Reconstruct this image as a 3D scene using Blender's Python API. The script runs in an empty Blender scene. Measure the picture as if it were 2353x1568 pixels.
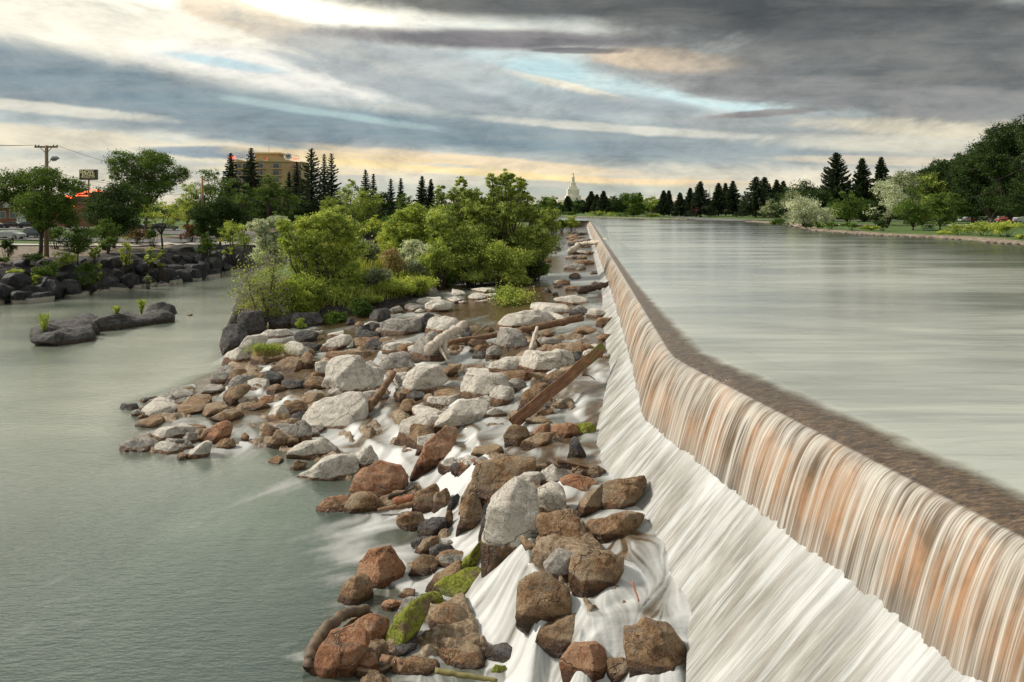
import bpy, bmesh, math, random
import numpy as np
from mathutils import Vector, Matrix
sc = bpy.context.scene
C = sc.collection
R = math.radians
# ---------------------------------------------------------------- camera
F = 1700.0; HX = 1176.5; HY = 476.0; CZ = 5.0          # focal length, principal column, horizon row, eye height
cd = bpy.data.cameras.new('camera'); cam = bpy.data.objects.new('camera', cd); C.objects.link(cam)
cam.location = (0, 0, CZ); cam.rotation_euler = (R(90), 0, 0)
cd.sensor_width = 36; cd.lens = 36*F/2353; cd.shift_y = -308/2353; cd.clip_end = 9000; cd.clip_start = .2
sc.camera = cam
# ---------------------------------------------------------------- colour management
sc.view_settings.view_transform = 'Standard'; sc.view_settings.look = 'None'
sc.view_settings.exposure = 0.75; sc.view_settings.gamma = 1
# ---------------------------------------------------------------- node helpers
def srgb(r, g, b):
    f = lambda c: (c/255/12.92) if c/255 <= .04045 else ((c/255+.055)/1.055)**2.4
    return (f(r), f(g), f(b), 1)
class NT:
    def __init__(s, tree): s.t = tree; s.n = tree.nodes; s.l = tree.links
    def put(s, sock, v):
        if hasattr(v, 'is_linked') or isinstance(v, bpy.types.NodeSocket): s.l.new(v, sock)
        elif v is not None: sock.default_value = v
    def math(s, op, a, b=None, c=None, clamp=False):
        n = s.n.new('ShaderNodeMath'); n.operation = op; n.use_clamp = clamp
        s.put(n.inputs[0], a)
        if b is not None: s.put(n.inputs[1], b)
        if c is not None: s.put(n.inputs[2], c)
        return n.outputs[0]
    def vmath(s, op, a, b=None):
        n = s.n.new('ShaderNodeVectorMath'); n.operation = op; s.put(n.inputs[0], a)
        if b is not None: s.put(n.inputs[1], b)
        return n.outputs[0]
    def mix(s, f, a, b, mode='MIX'):
        n = s.n.new('ShaderNodeMix'); n.data_type = 'RGBA'; n.blend_type = mode
        s.put(n.inputs[0], f); s.put(n.inputs[6], a); s.put(n.inputs[7], b); return n.outputs[2]
    def noise(s, vec, scale, detail=4, rough=.55, dist=0, out=0):
        n = s.n.new('ShaderNodeTexNoise'); s.put(n.inputs['Vector'], vec)
        n.inputs['Scale'].default_value = scale; n.inputs['Detail'].default_value = detail
        n.inputs['Roughness'].default_value = rough; n.inputs['Distortion'].default_value = dist
        return n.outputs[out]
    def vor(s, vec, scale, feat='DISTANCE_TO_EDGE'):
        n = s.n.new('ShaderNodeTexVoronoi'); n.feature = feat; s.put(n.inputs['Vector'], vec)
        n.inputs['Scale'].default_value = scale; return n.outputs[0]
    def ramp(s, f, stops):
        n = s.n.new('ShaderNodeValToRGB'); s.put(n.inputs[0], f); e = n.color_ramp.elements
        while len(e) < len(stops): e.new(.5)
        for i, (p, c) in enumerate(stops):
            e[i].position = p; e[i].color = c if len(c) == 4 else (*c, 1)
        return n.outputs[0]
    def sstep(s, v, a, b, lo=0, hi=1):
        n = s.n.new('ShaderNodeMapRange'); n.interpolation_type = 'SMOOTHSTEP'; s.put(n.inputs[0], v)
        for i, x in enumerate((a, b, lo, hi)): n.inputs[i+1].default_value = x
        return n.outputs[0]
    def mapping(s, vec, scale=(1,1,1), rot=(0,0,0), loc=(0,0,0)):
        n = s.n.new('ShaderNodeMapping'); s.put(n.inputs[0], vec)
        n.inputs['Scale'].default_value = scale; n.inputs['Rotation'].default_value = rot; n.inputs['Location'].default_value = loc
        return n.outputs[0]
    def attr(s, name, out=2):
        n = s.n.new('ShaderNodeAttribute'); n.attribute_name = name; return n.outputs[out]
    def coord(s, k='Object'):
        return s.n.new('ShaderNodeTexCoord').outputs[k]
    def pos(s): return s.n.new('ShaderNodeNewGeometry').outputs['Position']
    def xyz(s, v):
        n = s.n.new('ShaderNodeSeparateXYZ'); s.put(n.inputs[0], v); return n.outputs
    def comb(s, x, y, z=0):
        n = s.n.new('ShaderNodeCombineXYZ'); s.put(n.inputs[0], x); s.put(n.inputs[1], y); s.put(n.inputs[2], z); return n.outputs[0]
    def bump(s, h, strength=.5, dist=.05, normal=None):
        n = s.n.new('ShaderNodeBump'); s.put(n.inputs['Height'], h); n.inputs['Strength'].default_value = strength
        n.inputs['Distance'].default_value = dist
        if normal is not None: s.put(n.inputs['Normal'], normal)
        return n.outputs[0]
def newmat(name):
    m = bpy.data.materials.new(name); m.use_nodes = True; t = NT(m.node_tree)
    b = m.node_tree.nodes['Principled BSDF']; return m, t, b
# ---------------------------------------------------------------- sky and clouds
SUN_AZ, SUN_EL = R(-76), R(40)                           # azimuth from +Y (negative: left), elevation
wd = bpy.data.worlds.new('World'); sc.world = wd; wd.use_nodes = True
w = NT(wd.node_tree); bg = wd.node_tree.nodes['Background']
d = w.coord('Generated'); dx, dy, dz = w.xyz(d)[:3]
hyp = w.math('SQRT', w.math('ADD', w.math('MULTIPLY', dx, dx), w.math('MULTIPLY', dy, dy)))
az = w.math('ARCTAN2', dx, dy); el = w.math('DIVIDE', dz, w.math('MAXIMUM', hyp, .001))
# cloud layer seen in perspective: coordinates on a flat layer overhead
inv = w.math('DIVIDE', 1.0, w.math('MAXIMUM', w.math('ADD', dz, .10), .04))
pl = w.comb(w.math('MULTIPLY', dx, inv), w.math('MULTIPLY', dy, inv), 0)
n1 = w.noise(w.mapping(pl, (1.0, 1.5, 1), (0,0,R(14))), 1.5, 8, .6, .6)
n2 = w.noise(w.mapping(pl, (1.2, 2.6, 1), (0,0,R(12)), (7,3,1)), 1.3, 9, .62, .4)
st = w.mapping(w.comb(az, el, 0), (2.2, 10, 1), (0,0,R(-4)), (3,1,0))
n3 = w.noise(st, 1.7, 9, .58, .9)
wob = w.noise(w.mapping(w.comb(az, el, 0), (3.8, 7.6, 1), (0,0,R(-8))), 1.55, 12, .62, .5)
nish = w.n.new('ShaderNodeTexSky'); nish.sky_type = 'NISHITA'; nish.sun_disc = False
nish.sun_elevation = SUN_EL; nish.sun_rotation = SUN_AZ
nsc = w.mix(1, nish.outputs[0], (.085,.085,.085,1), 'MULTIPLY')
grad = w.ramp(el, [(0, srgb(236,216,180)), (.05, srgb(224,216,196)), (.11, srgb(196,206,203)), (.2, srgb(204,214,212)), (.34, srgb(206,206,200)), (1, srgb(150,156,162))])
col = w.mix(.22, grad, nsc)
cl = w.ramp(n3, [(.3, srgb(128,142,150)), (.46, srgb(178,186,184)), (.56, srgb(222,218,202)), (.68, srgb(246,236,214))])
col = w.mix(.5, col, cl)
def blob(col, px, py, rx, ry, rot, c, k=1.0, soft=.6, amp=2.5, nz=None):
    a0 = math.atan((px-HX)/F); e0 = (HY-py)/F*math.cos(a0)
    ra, re = rx/F, ry/F; cr, sr = math.cos(R(-rot)), math.sin(R(-rot))
    da = w.math('SUBTRACT', az, a0); de = w.math('SUBTRACT', el, e0)
    p = w.math('MULTIPLY', w.math('MULTIPLY_ADD', da, cr, w.math('MULTIPLY', de, sr)), 1/ra)
    q = w.math('MULTIPLY', w.math('MULTIPLY_ADD', de, cr, w.math('MULTIPLY', da, -sr)), 1/re)
    dd = w.math('SQRT', w.math('ADD', w.math('MULTIPLY', p, p), w.math('MULTIPLY', q, q)))
    v = w.math('ADD', w.math('SUBTRACT', 1.0, dd), w.math('MULTIPLY', w.math('SUBTRACT', nz or wob, .5), amp))
    m = w.sstep(v, -soft*.5, soft*.6, 0, k)
    return w.mix(m, col, srgb(*c))
DARK = (92,95,96); SLATE = (126,140,150); CREAM = (252,245,228); CYAN = (184,216,222)
for b in [(120,-170,900,170,0,(350,342,310),.9,.9,1.2), (180,60,600,85,4,(246,240,222),.9,.8,1.9), (640,165,330,40,7,(240,238,230),.9), (520,146,130,12,6,(165,208,222),.6,.8,2.0), (600,52,180,30,12,(214,190,160),.6),  # first blob: over-bright cloud above the frame, added to brighten the pool's reflection
          (1300,180,330,55,6,(206,226,226),.9), (1240,165,120,30,2,CYAN,.8), (1680,228,190,32,8,(204,228,230),.95), (1330,205,210,12,14,(250,238,212),.8),
          (980,150,330,42,10,(178,184,184),.8), (980,215,330,32,12,(158,168,172),.85), (1420,240,240,30,8,(160,170,174),.85),
          (60,180,430,62,9,(138,150,156),1,.8,1.5), (430,235,560,58,9,(134,150,158),1,.8,1.5), (1050,305,640,40,5,(128,147,156),1,.8,1.4), (1600,330,520,40,6,(142,156,162),.9,.8,1.5), (1850,290,350,28,4,(160,166,166),.8),
          (60,245,180,12,3,(225,222,206),.8), (760,262,260,10,7,(184,208,208),.5,.8,2.4), (300,335,420,22,3,(226,216,192),.85), (440,348,150,12,1,(138,153,164),.95),
          (1480,300,330,12,5,(222,220,206),.75), (1150,376,380,14,5,(246,222,184),.8), (1150,400,430,10,4,(255,228,168),.9,.9), (840,362,230,9,3,(250,222,172),.7), (1560,420,330,7,3,(246,216,172),.75), (1200,440,800,16,0,(176,188,180),.55), (820,392,300,9,0,(255,232,186),.5),
          (2150,330,380,22,3,(216,212,194),.8), (2170,290,260,20,4,(228,218,192),.85), (2050,370,260,10,3,(226,212,186),.7), (1740,262,130,8,-2,(146,140,138),.85),
          (1600,170,260,50,10,(168,168,165),.9), (1540,140,170,26,6,(240,214,180),.7),
          (1250,14,640,34,2,DARK,.95,.9,1.6), (1150,92,400,22,1,(122,120,124),.95,.7,1.5), (1310,116,110,8,2,(100,98,104),.8),
          (1950,55,640,95,9,(86,90,92),1,.9,1.5), (2180,165,470,90,6,(112,115,116),.98,.9,1.5), (1900,215,320,36,8,(132,134,135),.9), (2300,245,260,30,5,(138,140,140),.85)]:
    col = blob(col, *b)
tx = w.noise(w.mapping(w.comb(az, el, 0), (4.2, 11, 1), (0,0,R(-6)), (5,2,0)), 2.2, 12, .70, .35)
col = w.mix(1, col, w.ramp(tx, [(.34, (.74,.76,.78)), (.5, (1.03,1.03,1.03)), (.64, (1.22,1.21,1.18))]), 'MULTIPLY')
under = w.sstep(el, -.02, .0)
col = w.mix(under, (.10,.11,.09,1), col)
col = w.mix(w.sstep(n2, .38, .64, 0, .07), col, srgb(245,238,222), 'MIX')
wd.node_tree.links.new(col, bg.inputs[0]); bg.inputs[1].default_value = .62
sl = bpy.data.lights.new('sun', 'SUN'); sun = bpy.data.objects.new('sun', sl); C.objects.link(sun)
sl.energy = 2.6; sl.angle = R(9); sl.color = (1, .93, .82)
sd_ = Vector((math.sin(SUN_AZ)*math.cos(SUN_EL), math.cos(SUN_AZ)*math.cos(SUN_EL), math.sin(SUN_EL)))
sun.rotation_euler = (-sd_).to_track_quat('-Z', 'Y').to_euler(); sun.location = sd_*300
# ---------------------------------------------------------------- numpy helpers
def _h(ix, iy, iz, s):
    n = (ix*374761393 + iy*668265263 + iz*2147483647 + s*1274126177) & 0xffffffff
    n = ((n ^ (n >> 13))*1274126177) & 0xffffffff
    return ((n ^ (n >> 16)) & 0xffff)/65535.0
def vn(x, y, z=0.0, s=0):
    x = np.asarray(x, float); y = np.asarray(y, float); z = np.zeros_like(x)+z
    ix, iy, iz = np.floor(x).astype(np.int64), np.floor(y).astype(np.int64), np.floor(z).astype(np.int64)
    f = lambda t: t*t*t*(t*(t*6-15)+10)
    fx, fy, fz = f(x-ix), f(y-iy), f(z-iz); o = 0
    for a in (0, 1):
        for b in (0, 1):
            for c in (0, 1):
                o = o + _h(ix+a, iy+b, iz+c, s)*(fx if a else 1-fx)*(fy if b else 1-fy)*(fz if c else 1-fz)
    return o
def fbm(x, y, z=0.0, s=0, o=4, g=.5):
    t = 0; a = 1; n = 0
    for i in range(o): t = t + a*vn(x*2**i, y*2**i, np.asarray(z)*2**i, s+i*17); n += a; a *= g
    return t/n
def ss(a, b, x): t = np.clip((x-a)/(b-a), 0, 1); return t*t*(3-2*t)
def P(px, py, z):
    Y = F*(CZ-z)/(py-HY); return ((px-HX)/F*Y, Y)
def PD(px, py, D): return np.array([(px-HX)/F*D, D, CZ-(py-HY)/F*D])
FR = {'A': (.2763, 247.6, 680.8), 'B': (.2763, 804.6, 649.8), 'C': (.3489, 649.9, 1021.2), 'D': (.3884, 1021.2, 959.3), 'F': (1, 0, 0)}
def fr(k, x, y): s, a, b = FR[k]; return (a+s*x, b+s*y)
# ---------------------------------------------------------------- object helpers
def tag(o, label=None, cat=None, group=None, kind=None):
    if label: o['label'] = label
    if cat: o['category'] = cat
    if group: o['group'] = group
    if kind: o['kind'] = kind
    return o
def empty(name, loc, rz=0):
    o = bpy.data.objects.new(name, None); C.objects.link(o); o.location = loc; o.rotation_euler[2] = rz
    o.empty_display_size = .2; return o
def meshdata(name, V, Fs, mat=None, attrs=None, smooth=True, uv=None):
    V = np.asarray(V, np.float32); Fs = np.asarray(Fs, np.int32); k = Fs.shape[1]
    me = bpy.data.meshes.new(name); me.vertices.add(len(V)); me.vertices.foreach_set('co', V.ravel())
    me.loops.add(Fs.size); me.loops.foreach_set('vertex_index', Fs.ravel())
    me.polygons.add(len(Fs)); me.polygons.foreach_set('loop_start', np.arange(0, Fs.size, k, dtype=np.int32))
    me.polygons.foreach_set('loop_total', np.full(len(Fs), k, np.int32))
    me.polygons.foreach_set('use_smooth', np.full(len(Fs), smooth))
    me.update(calc_edges=True)
    for n, a in (attrs or {}).items():
        at = me.attributes.new(n, 'FLOAT', 'POINT'); at.data.foreach_set('value', np.asarray(a, np.float32).ravel())
    if mat: me.materials.append(mat)
    return me
def put(name, me, parent=None, loc=None):
    o = bpy.data.objects.new(name, me); C.objects.link(o)
    if parent: o.parent = parent
    if loc is not None: o.location = loc
    return o
class MB:
    """collects boxes, tubes and prisms into one mesh"""
    def __init__(s): s.v = []; s.f = []
    def add(s, vs, fs):
        b = len(s.v); s.v += [tuple(map(float, v)) for v in vs]; s.f += [tuple(i+b for i in f) for f in fs]; return s
    def box(s, x0, x1, y0, y1, z0, z1, taper=0):
        t = taper
        return s.add([(x0,y0,z0),(x1,y0,z0),(x1,y1,z0),(x0,y1,z0),(x0+t,y0+t,z1),(x1-t,y0+t,z1),(x1-t,y1-t,z1),(x0+t,y1-t,z1)],
              [(3,2,1,0),(4,5,6,7),(0,1,5,4),(1,2,6,5),(2,3,7,6),(3,0,4,7)])
    def tube(s, pts, r, n=7, cap=True):
        pts = [Vector(p) for p in pts]; rs = r if hasattr(r, '__len__') else [r]*len(pts); b = len(s.v)
        for i, p in enumerate(pts):
            t = (pts[min(i+1, len(pts)-1)]-pts[max(i-1, 0)]); t = t.normalized() if t.length > 1e-9 else Vector((0,0,1))
            u = t.cross(Vector((.3,.2,1)) if abs(t.z) < .95 else Vector((1,0,0))).normalized(); w_ = t.cross(u)
            for k in range(n):
                a = 2*math.pi*k/n; s.v.append(tuple(p+(u*math.cos(a)+w_*math.sin(a))*rs[i]))
        for i in range(len(pts)-1):
            for k in range(n):
                s.f.append((b+i*n+k, b+i*n+(k+1)%n, b+(i+1)*n+(k+1)%n, b+(i+1)*n+k))
        if cap: s.f.append(tuple(b+k for k in range(n))[::-1]); s.f.append(tuple(b+(len(pts)-1)*n+k for k in range(n)))
        return s
    def prism(s, poly, z0, z1):
        n = len(poly); return s.add([(x,y,z0) for x,y in poly]+[(x,y,z1) for x,y in poly],
              [tuple(range(n))[::-1], tuple(range(n,2*n))]+[(i,(i+1)%n,n+(i+1)%n,n+i) for i in range(n)])
    def data(s, name, mat, smooth=False):
        me = bpy.data.meshes.new(name); me.from_pydata(s.v, [], s.f); me.update()
        if smooth: me.polygons.foreach_set('use_smooth', [True]*len(me.polygons))
        me.materials.append(mat); return me
    def build(s, name, mat, parent=None, smooth=False): return put(name, s.data(name, mat, smooth), parent)
def simple(name, col, rough=.7, metal=0, nscale=0, var=.25, bump=0):
    m, t, b = newmat(name); c = (*col, 1)
    if nscale:
        n = t.noise(t.coord('Object'), nscale, 6, .6)
        dk = tuple(x*(1-var) for x in col)+(1,); lt = tuple(min(1, x*(1+var)) for x in col)+(1,)
        t.put(b.inputs['Base Color'], t.ramp(n, [(.3, dk), (.7, lt)]))
        if bump: t.put(b.inputs['Normal'], t.bump(n, bump, .03))
    else: b.inputs['Base Color'].default_value = c
    b.inputs['Roughness'].default_value = rough; b.inputs['Metallic'].default_value = metal; return m
def glow(name, col, s=2.0):
    m, t, b = newmat(name); b.inputs['Base Color'].default_value = (*col, 1)
    b.inputs['Emission Color'].default_value = (*col, 1); b.inputs['Emission Strength'].default_value = s; return m
def sdist(X, Y, poly):
    """signed distance to a closed polygon: positive inside"""
    X = np.asarray(X, float); Y = np.asarray(Y, float); d2 = np.full(X.shape, 1e18); ins = np.zeros(X.shape, bool)
    n = len(poly)
    for i in range(n):
        (x0, y0), (x1, y1) = poly[i], poly[(i+1) % n]; ex, ey = x1-x0, y1-y0
        t = np.clip(((X-x0)*ex+(Y-y0)*ey)/(ex*ex+ey*ey+1e-12), 0, 1)
        d2 = np.minimum(d2, (X-x0-t*ex)**2+(Y-y0-t*ey)**2)
        c = ((y0 > Y) != (y1 > Y)) & (X < (x1-x0)*(Y-y0)/((y1-y0) if y1 != y0 else 1e-12)+x0)
        ins ^= c
    return np.where(ins, 1, -1)*np.sqrt(d2)
# ---------------------------------------------------------------- levels: upper pool 0, lower pool -6, eye +5
ZP = -6.0
CTRL = [(1677,1390,-3.95),(1540,1230,-3.8),(1421,1107,-3.7),(1386,1061,-3.7),(1384,974,-3.6),(1400,900,-3.3),(1430,820,-2.8),(1410,680,-2.35),(1385,600,-2.25),(1370,530,-2.1),
 (1250,560,-2.3),(1270,620,-2.5),(1300,720,-3.0),(1200,760,-3.3),(1100,740,-3.5),(1000,700,-3.5),(1250,900,-3.7),(1150,850,-3.9),(1000,850,-4.2),(1000,780,-3.8),
 (900,800,-4.3),(800,780,-4.6),(700,830,-5.0),(620,860,-5.3),(570,920,-5.8),(870,990,-5.3),(930,940,-4.9),(780,1000,-5.85),(640,1020,-6),(560,985,-5.85),(450,960,-5.9),(420,900,-5.9),(360,880,-6.05),
 (1300,980,-3.75),(1200,1000,-3.95),(1120,1030,-4.15),(1040,1030,-4.6),(1000,1110,-5.5),(960,1180,-5.95),(900,1130,-6.05),(820,1150,-6.1),(940,1080,-5.6),(1080,1110,-4.7),(1060,1180,-5.5),(1000,1240,-5.9),(1110,1060,-4.25),
 (1250,1150,-4.0),(1350,1200,-3.9),(1205,1285,-4.15),(1300,1270,-4.05),(1450,1350,-4.0),(1520,1420,-4.2),(1400,1430,-4.3),(1330,1480,-4.6),(1235,1420,-4.5),(1250,1340,-4.3),
 (1140,1470,-5.9),(1050,1490,-5.95),(1160,1568,-6.0),(1190,1520,-5.8),(900,1330,-5.95),(850,1400,-6),(740,1450,-6.1),(960,1520,-5.95),(880,1280,-6),(1100,1380,-5.6),(1060,1330,-5.7),
 (1650,1500,-4.5),(1600,1568,-4.8),(1400,1568,-5.2),(1500,1520,-4.7),(1260,1568,-5.7)]
_c = np.array(CTRL, float); _cX, _cY = P(_c[:,0], _c[:,1], _c[:,2])
def _q(X, Y): return (X/Y)*9.0, np.log(Y)*5.0
_qx, _qy = _q(_cX, _cY)
_D = np.sqrt((_qx[:,None]-_qx)**2+(_qy[:,None]-_qy)**2+.02)
_K = np.block([[_D+np.eye(len(_c))*-.03, np.ones((len(_c),1))],[np.ones((1,len(_c))), np.zeros((1,1))]])
_w = np.linalg.solve(_K, np.append(_c[:,2], 0))
def Wraw(X, Y):
    X = np.asarray(X, float); Y = np.asarray(Y, float); qx, qy = _q(X, np.maximum(Y, 5)); o = np.full(X.shape, _w[-1])
    for i in range(len(_c)): o = o+_w[i]*np.sqrt((qx-_qx[i])**2+(qy-_qy[i])**2+.02)
    return o
# edge of the rapids against the open pool (seen line of the rocks' left side)
RAP = [P(x, y, z) for x, y, z in [(690,1900,-6),(690,1568,-6),(720,1480,-6),(800,1330,-6),(850,1220,-6),(800,1150,-6),(690,1075,-6),(560,1040,-6),(270,1060,-6),(280,925,-6),(480,860,-6),(520,800,-6),(575,745,-6)]]+[(-17,62),(-24,90),(-25,150),(-20,270),(60,300),(60,8),(-2,8)]
def W(X, Y, detail=True):
    X = np.asarray(X, float); Y = np.asarray(Y, float)
    z = Wraw(X, Y); s = sdist(X, Y, RAP); m = ss(-1.2, 1.6, s)
    if detail:
        n = fbm(X*.5, Y*.5, 0, 3, 3)-.5
        h = .42*np.clip(1.0, .2, 1); zz = z+n*.45; k = np.floor(zz/h); f = zz/h-k; zt = (k+ss(.5, 1, f))*h-n*.3
        e_ = .15; sl_ = np.hypot(Wraw(X+e_, Y)-z, Wraw(X, Y+e_)-z)/e_; wt = ss(-5.95, -5.6, z)*ss(70, 35, Y)*.85*ss(.75, .3, sl_)
        z = z*(1-wt)+zt*wt
    z = np.clip(z, ZP, -2.0)
    return ZP*(1-m)+z*m
def Ws(X, Y): return float(W(np.array([X]), np.array([Y]))[0])
def at(px, py, lift=0.0):
    """the point of the river surface (plus lift) seen at a position of the photograph"""
    Y = F*10/(py-HY)
    for _ in range(25):
        X = (px-HX)/F*Y; Yn = F*(CZ-Ws(X, Y)-lift)/(py-HY); Y = .5*Y+.5*Yn
    X = (px-HX)/F*Y; return X, Y, Ws(X, Y)+lift
# ---------------------------------------------------------------- dam line
KY = 25.3
def crestX(Y): Y = np.asarray(Y, float); return np.where(Y < KY, 5.5+.18*(KY-Y), 5.5+.0935*(Y-KY))
def foot(Y):
    o = np.interp(Y, [6, 15.5, 17.5, 25, 30, 36, 60], [4.2, 3.4, 2.45, 2.35, 2.0, 1.25, 1.3]); z = np.interp(Y, [6, 15.5, 17.5, 25, 30, 36, 60, 120], [-5.0, -4.55, -4.05, -3.95, -3.6, -2.9, -2.7, -2.5]); return o, z
ISL = [P(x, y, z) for x, y, z in [(512,788,-6),(556,752,-6),(690,752,-5.2),(765,745,-4.9),(850,722,-4.3),(935,700,-3.9),(1010,668,-3.6),(1110,655,-3.5),(1215,640,-3),(1250,600,-2.6)]]+[(9,150),(13,220),(12,285),(-40,285),(-43,220),(-42,160)]+[P(x, y, -6) for x, y in [(553,650),(545,700)]]
LB = [(-400,20),(-130,50)]+[P(x, y, -6) for x, y in [(0,700),(130,688),(250,668),(380,655),(470,640),(520,628),(560,622)]]+[(-46,160),(-45,225),(-30,290),(-14,306),(-14,408),(-60,420),(-900,500),(-900,20)]
FB = [(-900,500),(-60,412),(0,408)]+[P(x, y, 0) for x, y in [(1240,498),(1300,498),(1480,503),(1640,506),(1800,515),(1850,530),(2000,541),(2150,547),(2353,564),(2700,600),(3400,640)]]+[(150,20),(6000,20),(6000,8000),(-6000,8000),(-6000,500)]
def T(X, Y):
    X = np.asarray(X, float); Y = np.asarray(Y, float)
    n = fbm(X*.25, Y*.25, 0, 11, 4)-.5; n2 = fbm(X*1.3, Y*1.3, 0, 12, 3)-.5
    z = W(X, Y)-.5+n2*.5
    z = np.where(X > crestX(Y)-.6, -3.2 - 0*z, z)
    i = sdist(X, Y, ISL); wi = W(X, Y, False); iz = np.maximum(wi, -5.2)+np.clip(i*.16, 0, 1.3)+.45+n*1.0+n2*.25
    z = z+(np.maximum(iz, z)-z)*ss(-.6, .6, i)
    l = sdist(X, Y, LB); lz = -6.8+4.9*ss(-1.5, 6.5+n*4, l)+np.clip((l-6)*.05, 0, 2.1)+n*1.1*ss(30, 8, l)+n2*.4*ss(20, 6, l)
    z = np.where(l > -1.5, np.maximum(lz, np.where(l > 1, -9, z)), z)
    f = sdist(X, Y, FB); fz = -1.0+1.35*ss(-1.5, 2.5, f)+np.clip(f*.012, 0, .5)+n*.25
    far = f > -1.5
    z = np.where(far, fz, z)
    return z
def Tz(X, Y): return float(T(np.array([X]), np.array([Y]))[0])
# ---------------------------------------------------------------- ground
m, t, b = newmat('ground'); p = t.pos(); gr = t.attr('grass'); rk = t.attr('rocky')
nn = t.noise(p, .35, 6, .6); nf = t.noise(p, 3.5, 6, .65)
grass = t.ramp(nf, [(.25, (.035,.07,.012)), (.5, (.07,.125,.02)), (.75, (.14,.19,.04))])
dirt = t.ramp(t.noise(p, 1.6, 7, .7), [(.3, (.10,.075,.05)), (.5, (.22,.17,.12)), (.7, (.38,.32,.25))])
rock = t.ramp(nf, [(.3, (.014,.012,.012)), (.55, (.045,.038,.034)), (.75, (.12,.10,.085))])
gm = t.sstep(t.math('ADD', gr, t.math('MULTIPLY', t.math('SUBTRACT', nn, .5), 1.2)), .42, .58)
rm = t.sstep(t.math('ADD', rk, t.math('MULTIPLY', t.math('SUBTRACT', nn, .5), .8)), .4, .6)
c_ = t.mix(gm, dirt, grass); c_ = t.mix(rm, c_, rock)
t.put(b.inputs['Base Color'], c_); b.inputs['Roughness'].default_value = .9
t.put(b.inputs['Normal'], t.bump(t.noise(p, 2.2, 8, .7), .9, .25))
M_ground = m
u = np.linspace(-1.7, 1.7, 560); Ys = 8*(6500/8)**np.linspace(0, 1, 460)
U, YY = np.meshgrid(u, Ys); XX = U*YY; ZZ = T(XX, YY)
idx = np.arange(U.size).reshape(U.shape)
quad = lambda I: np.stack([I[:-1,:-1], I[:-1,1:], I[1:,1:], I[1:,:-1]], -1).reshape(-1, 4)
l_ = sdist(XX, YY, LB); f_ = sdist(XX, YY, FB); i_ = sdist(XX, YY, ISL)
ga = np.where(f_ > 0, ss(1.5, 5, f_)*.95, np.where(l_ > 0, ss(16, 32, l_)*.8, np.where(i_ > 0, .62, 0)))
ra = np.where(f_ > 0, ss(3, 0, f_)*.5, np.where(l_ > -2, ss(13, 6, l_), np.where(i_ > -2, ss(4, 0, i_)*.9, 1)))
g = put('ground', meshdata('ground', np.stack([XX, YY, ZZ], -1).reshape(-1, 3), quad(idx), M_ground, {'grass': ga, 'rocky': ra})); tag(g, kind='structure')
# ---------------------------------------------------------------- rocks table is needed by the flow, so it is read first
exec_rocks = True
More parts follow.
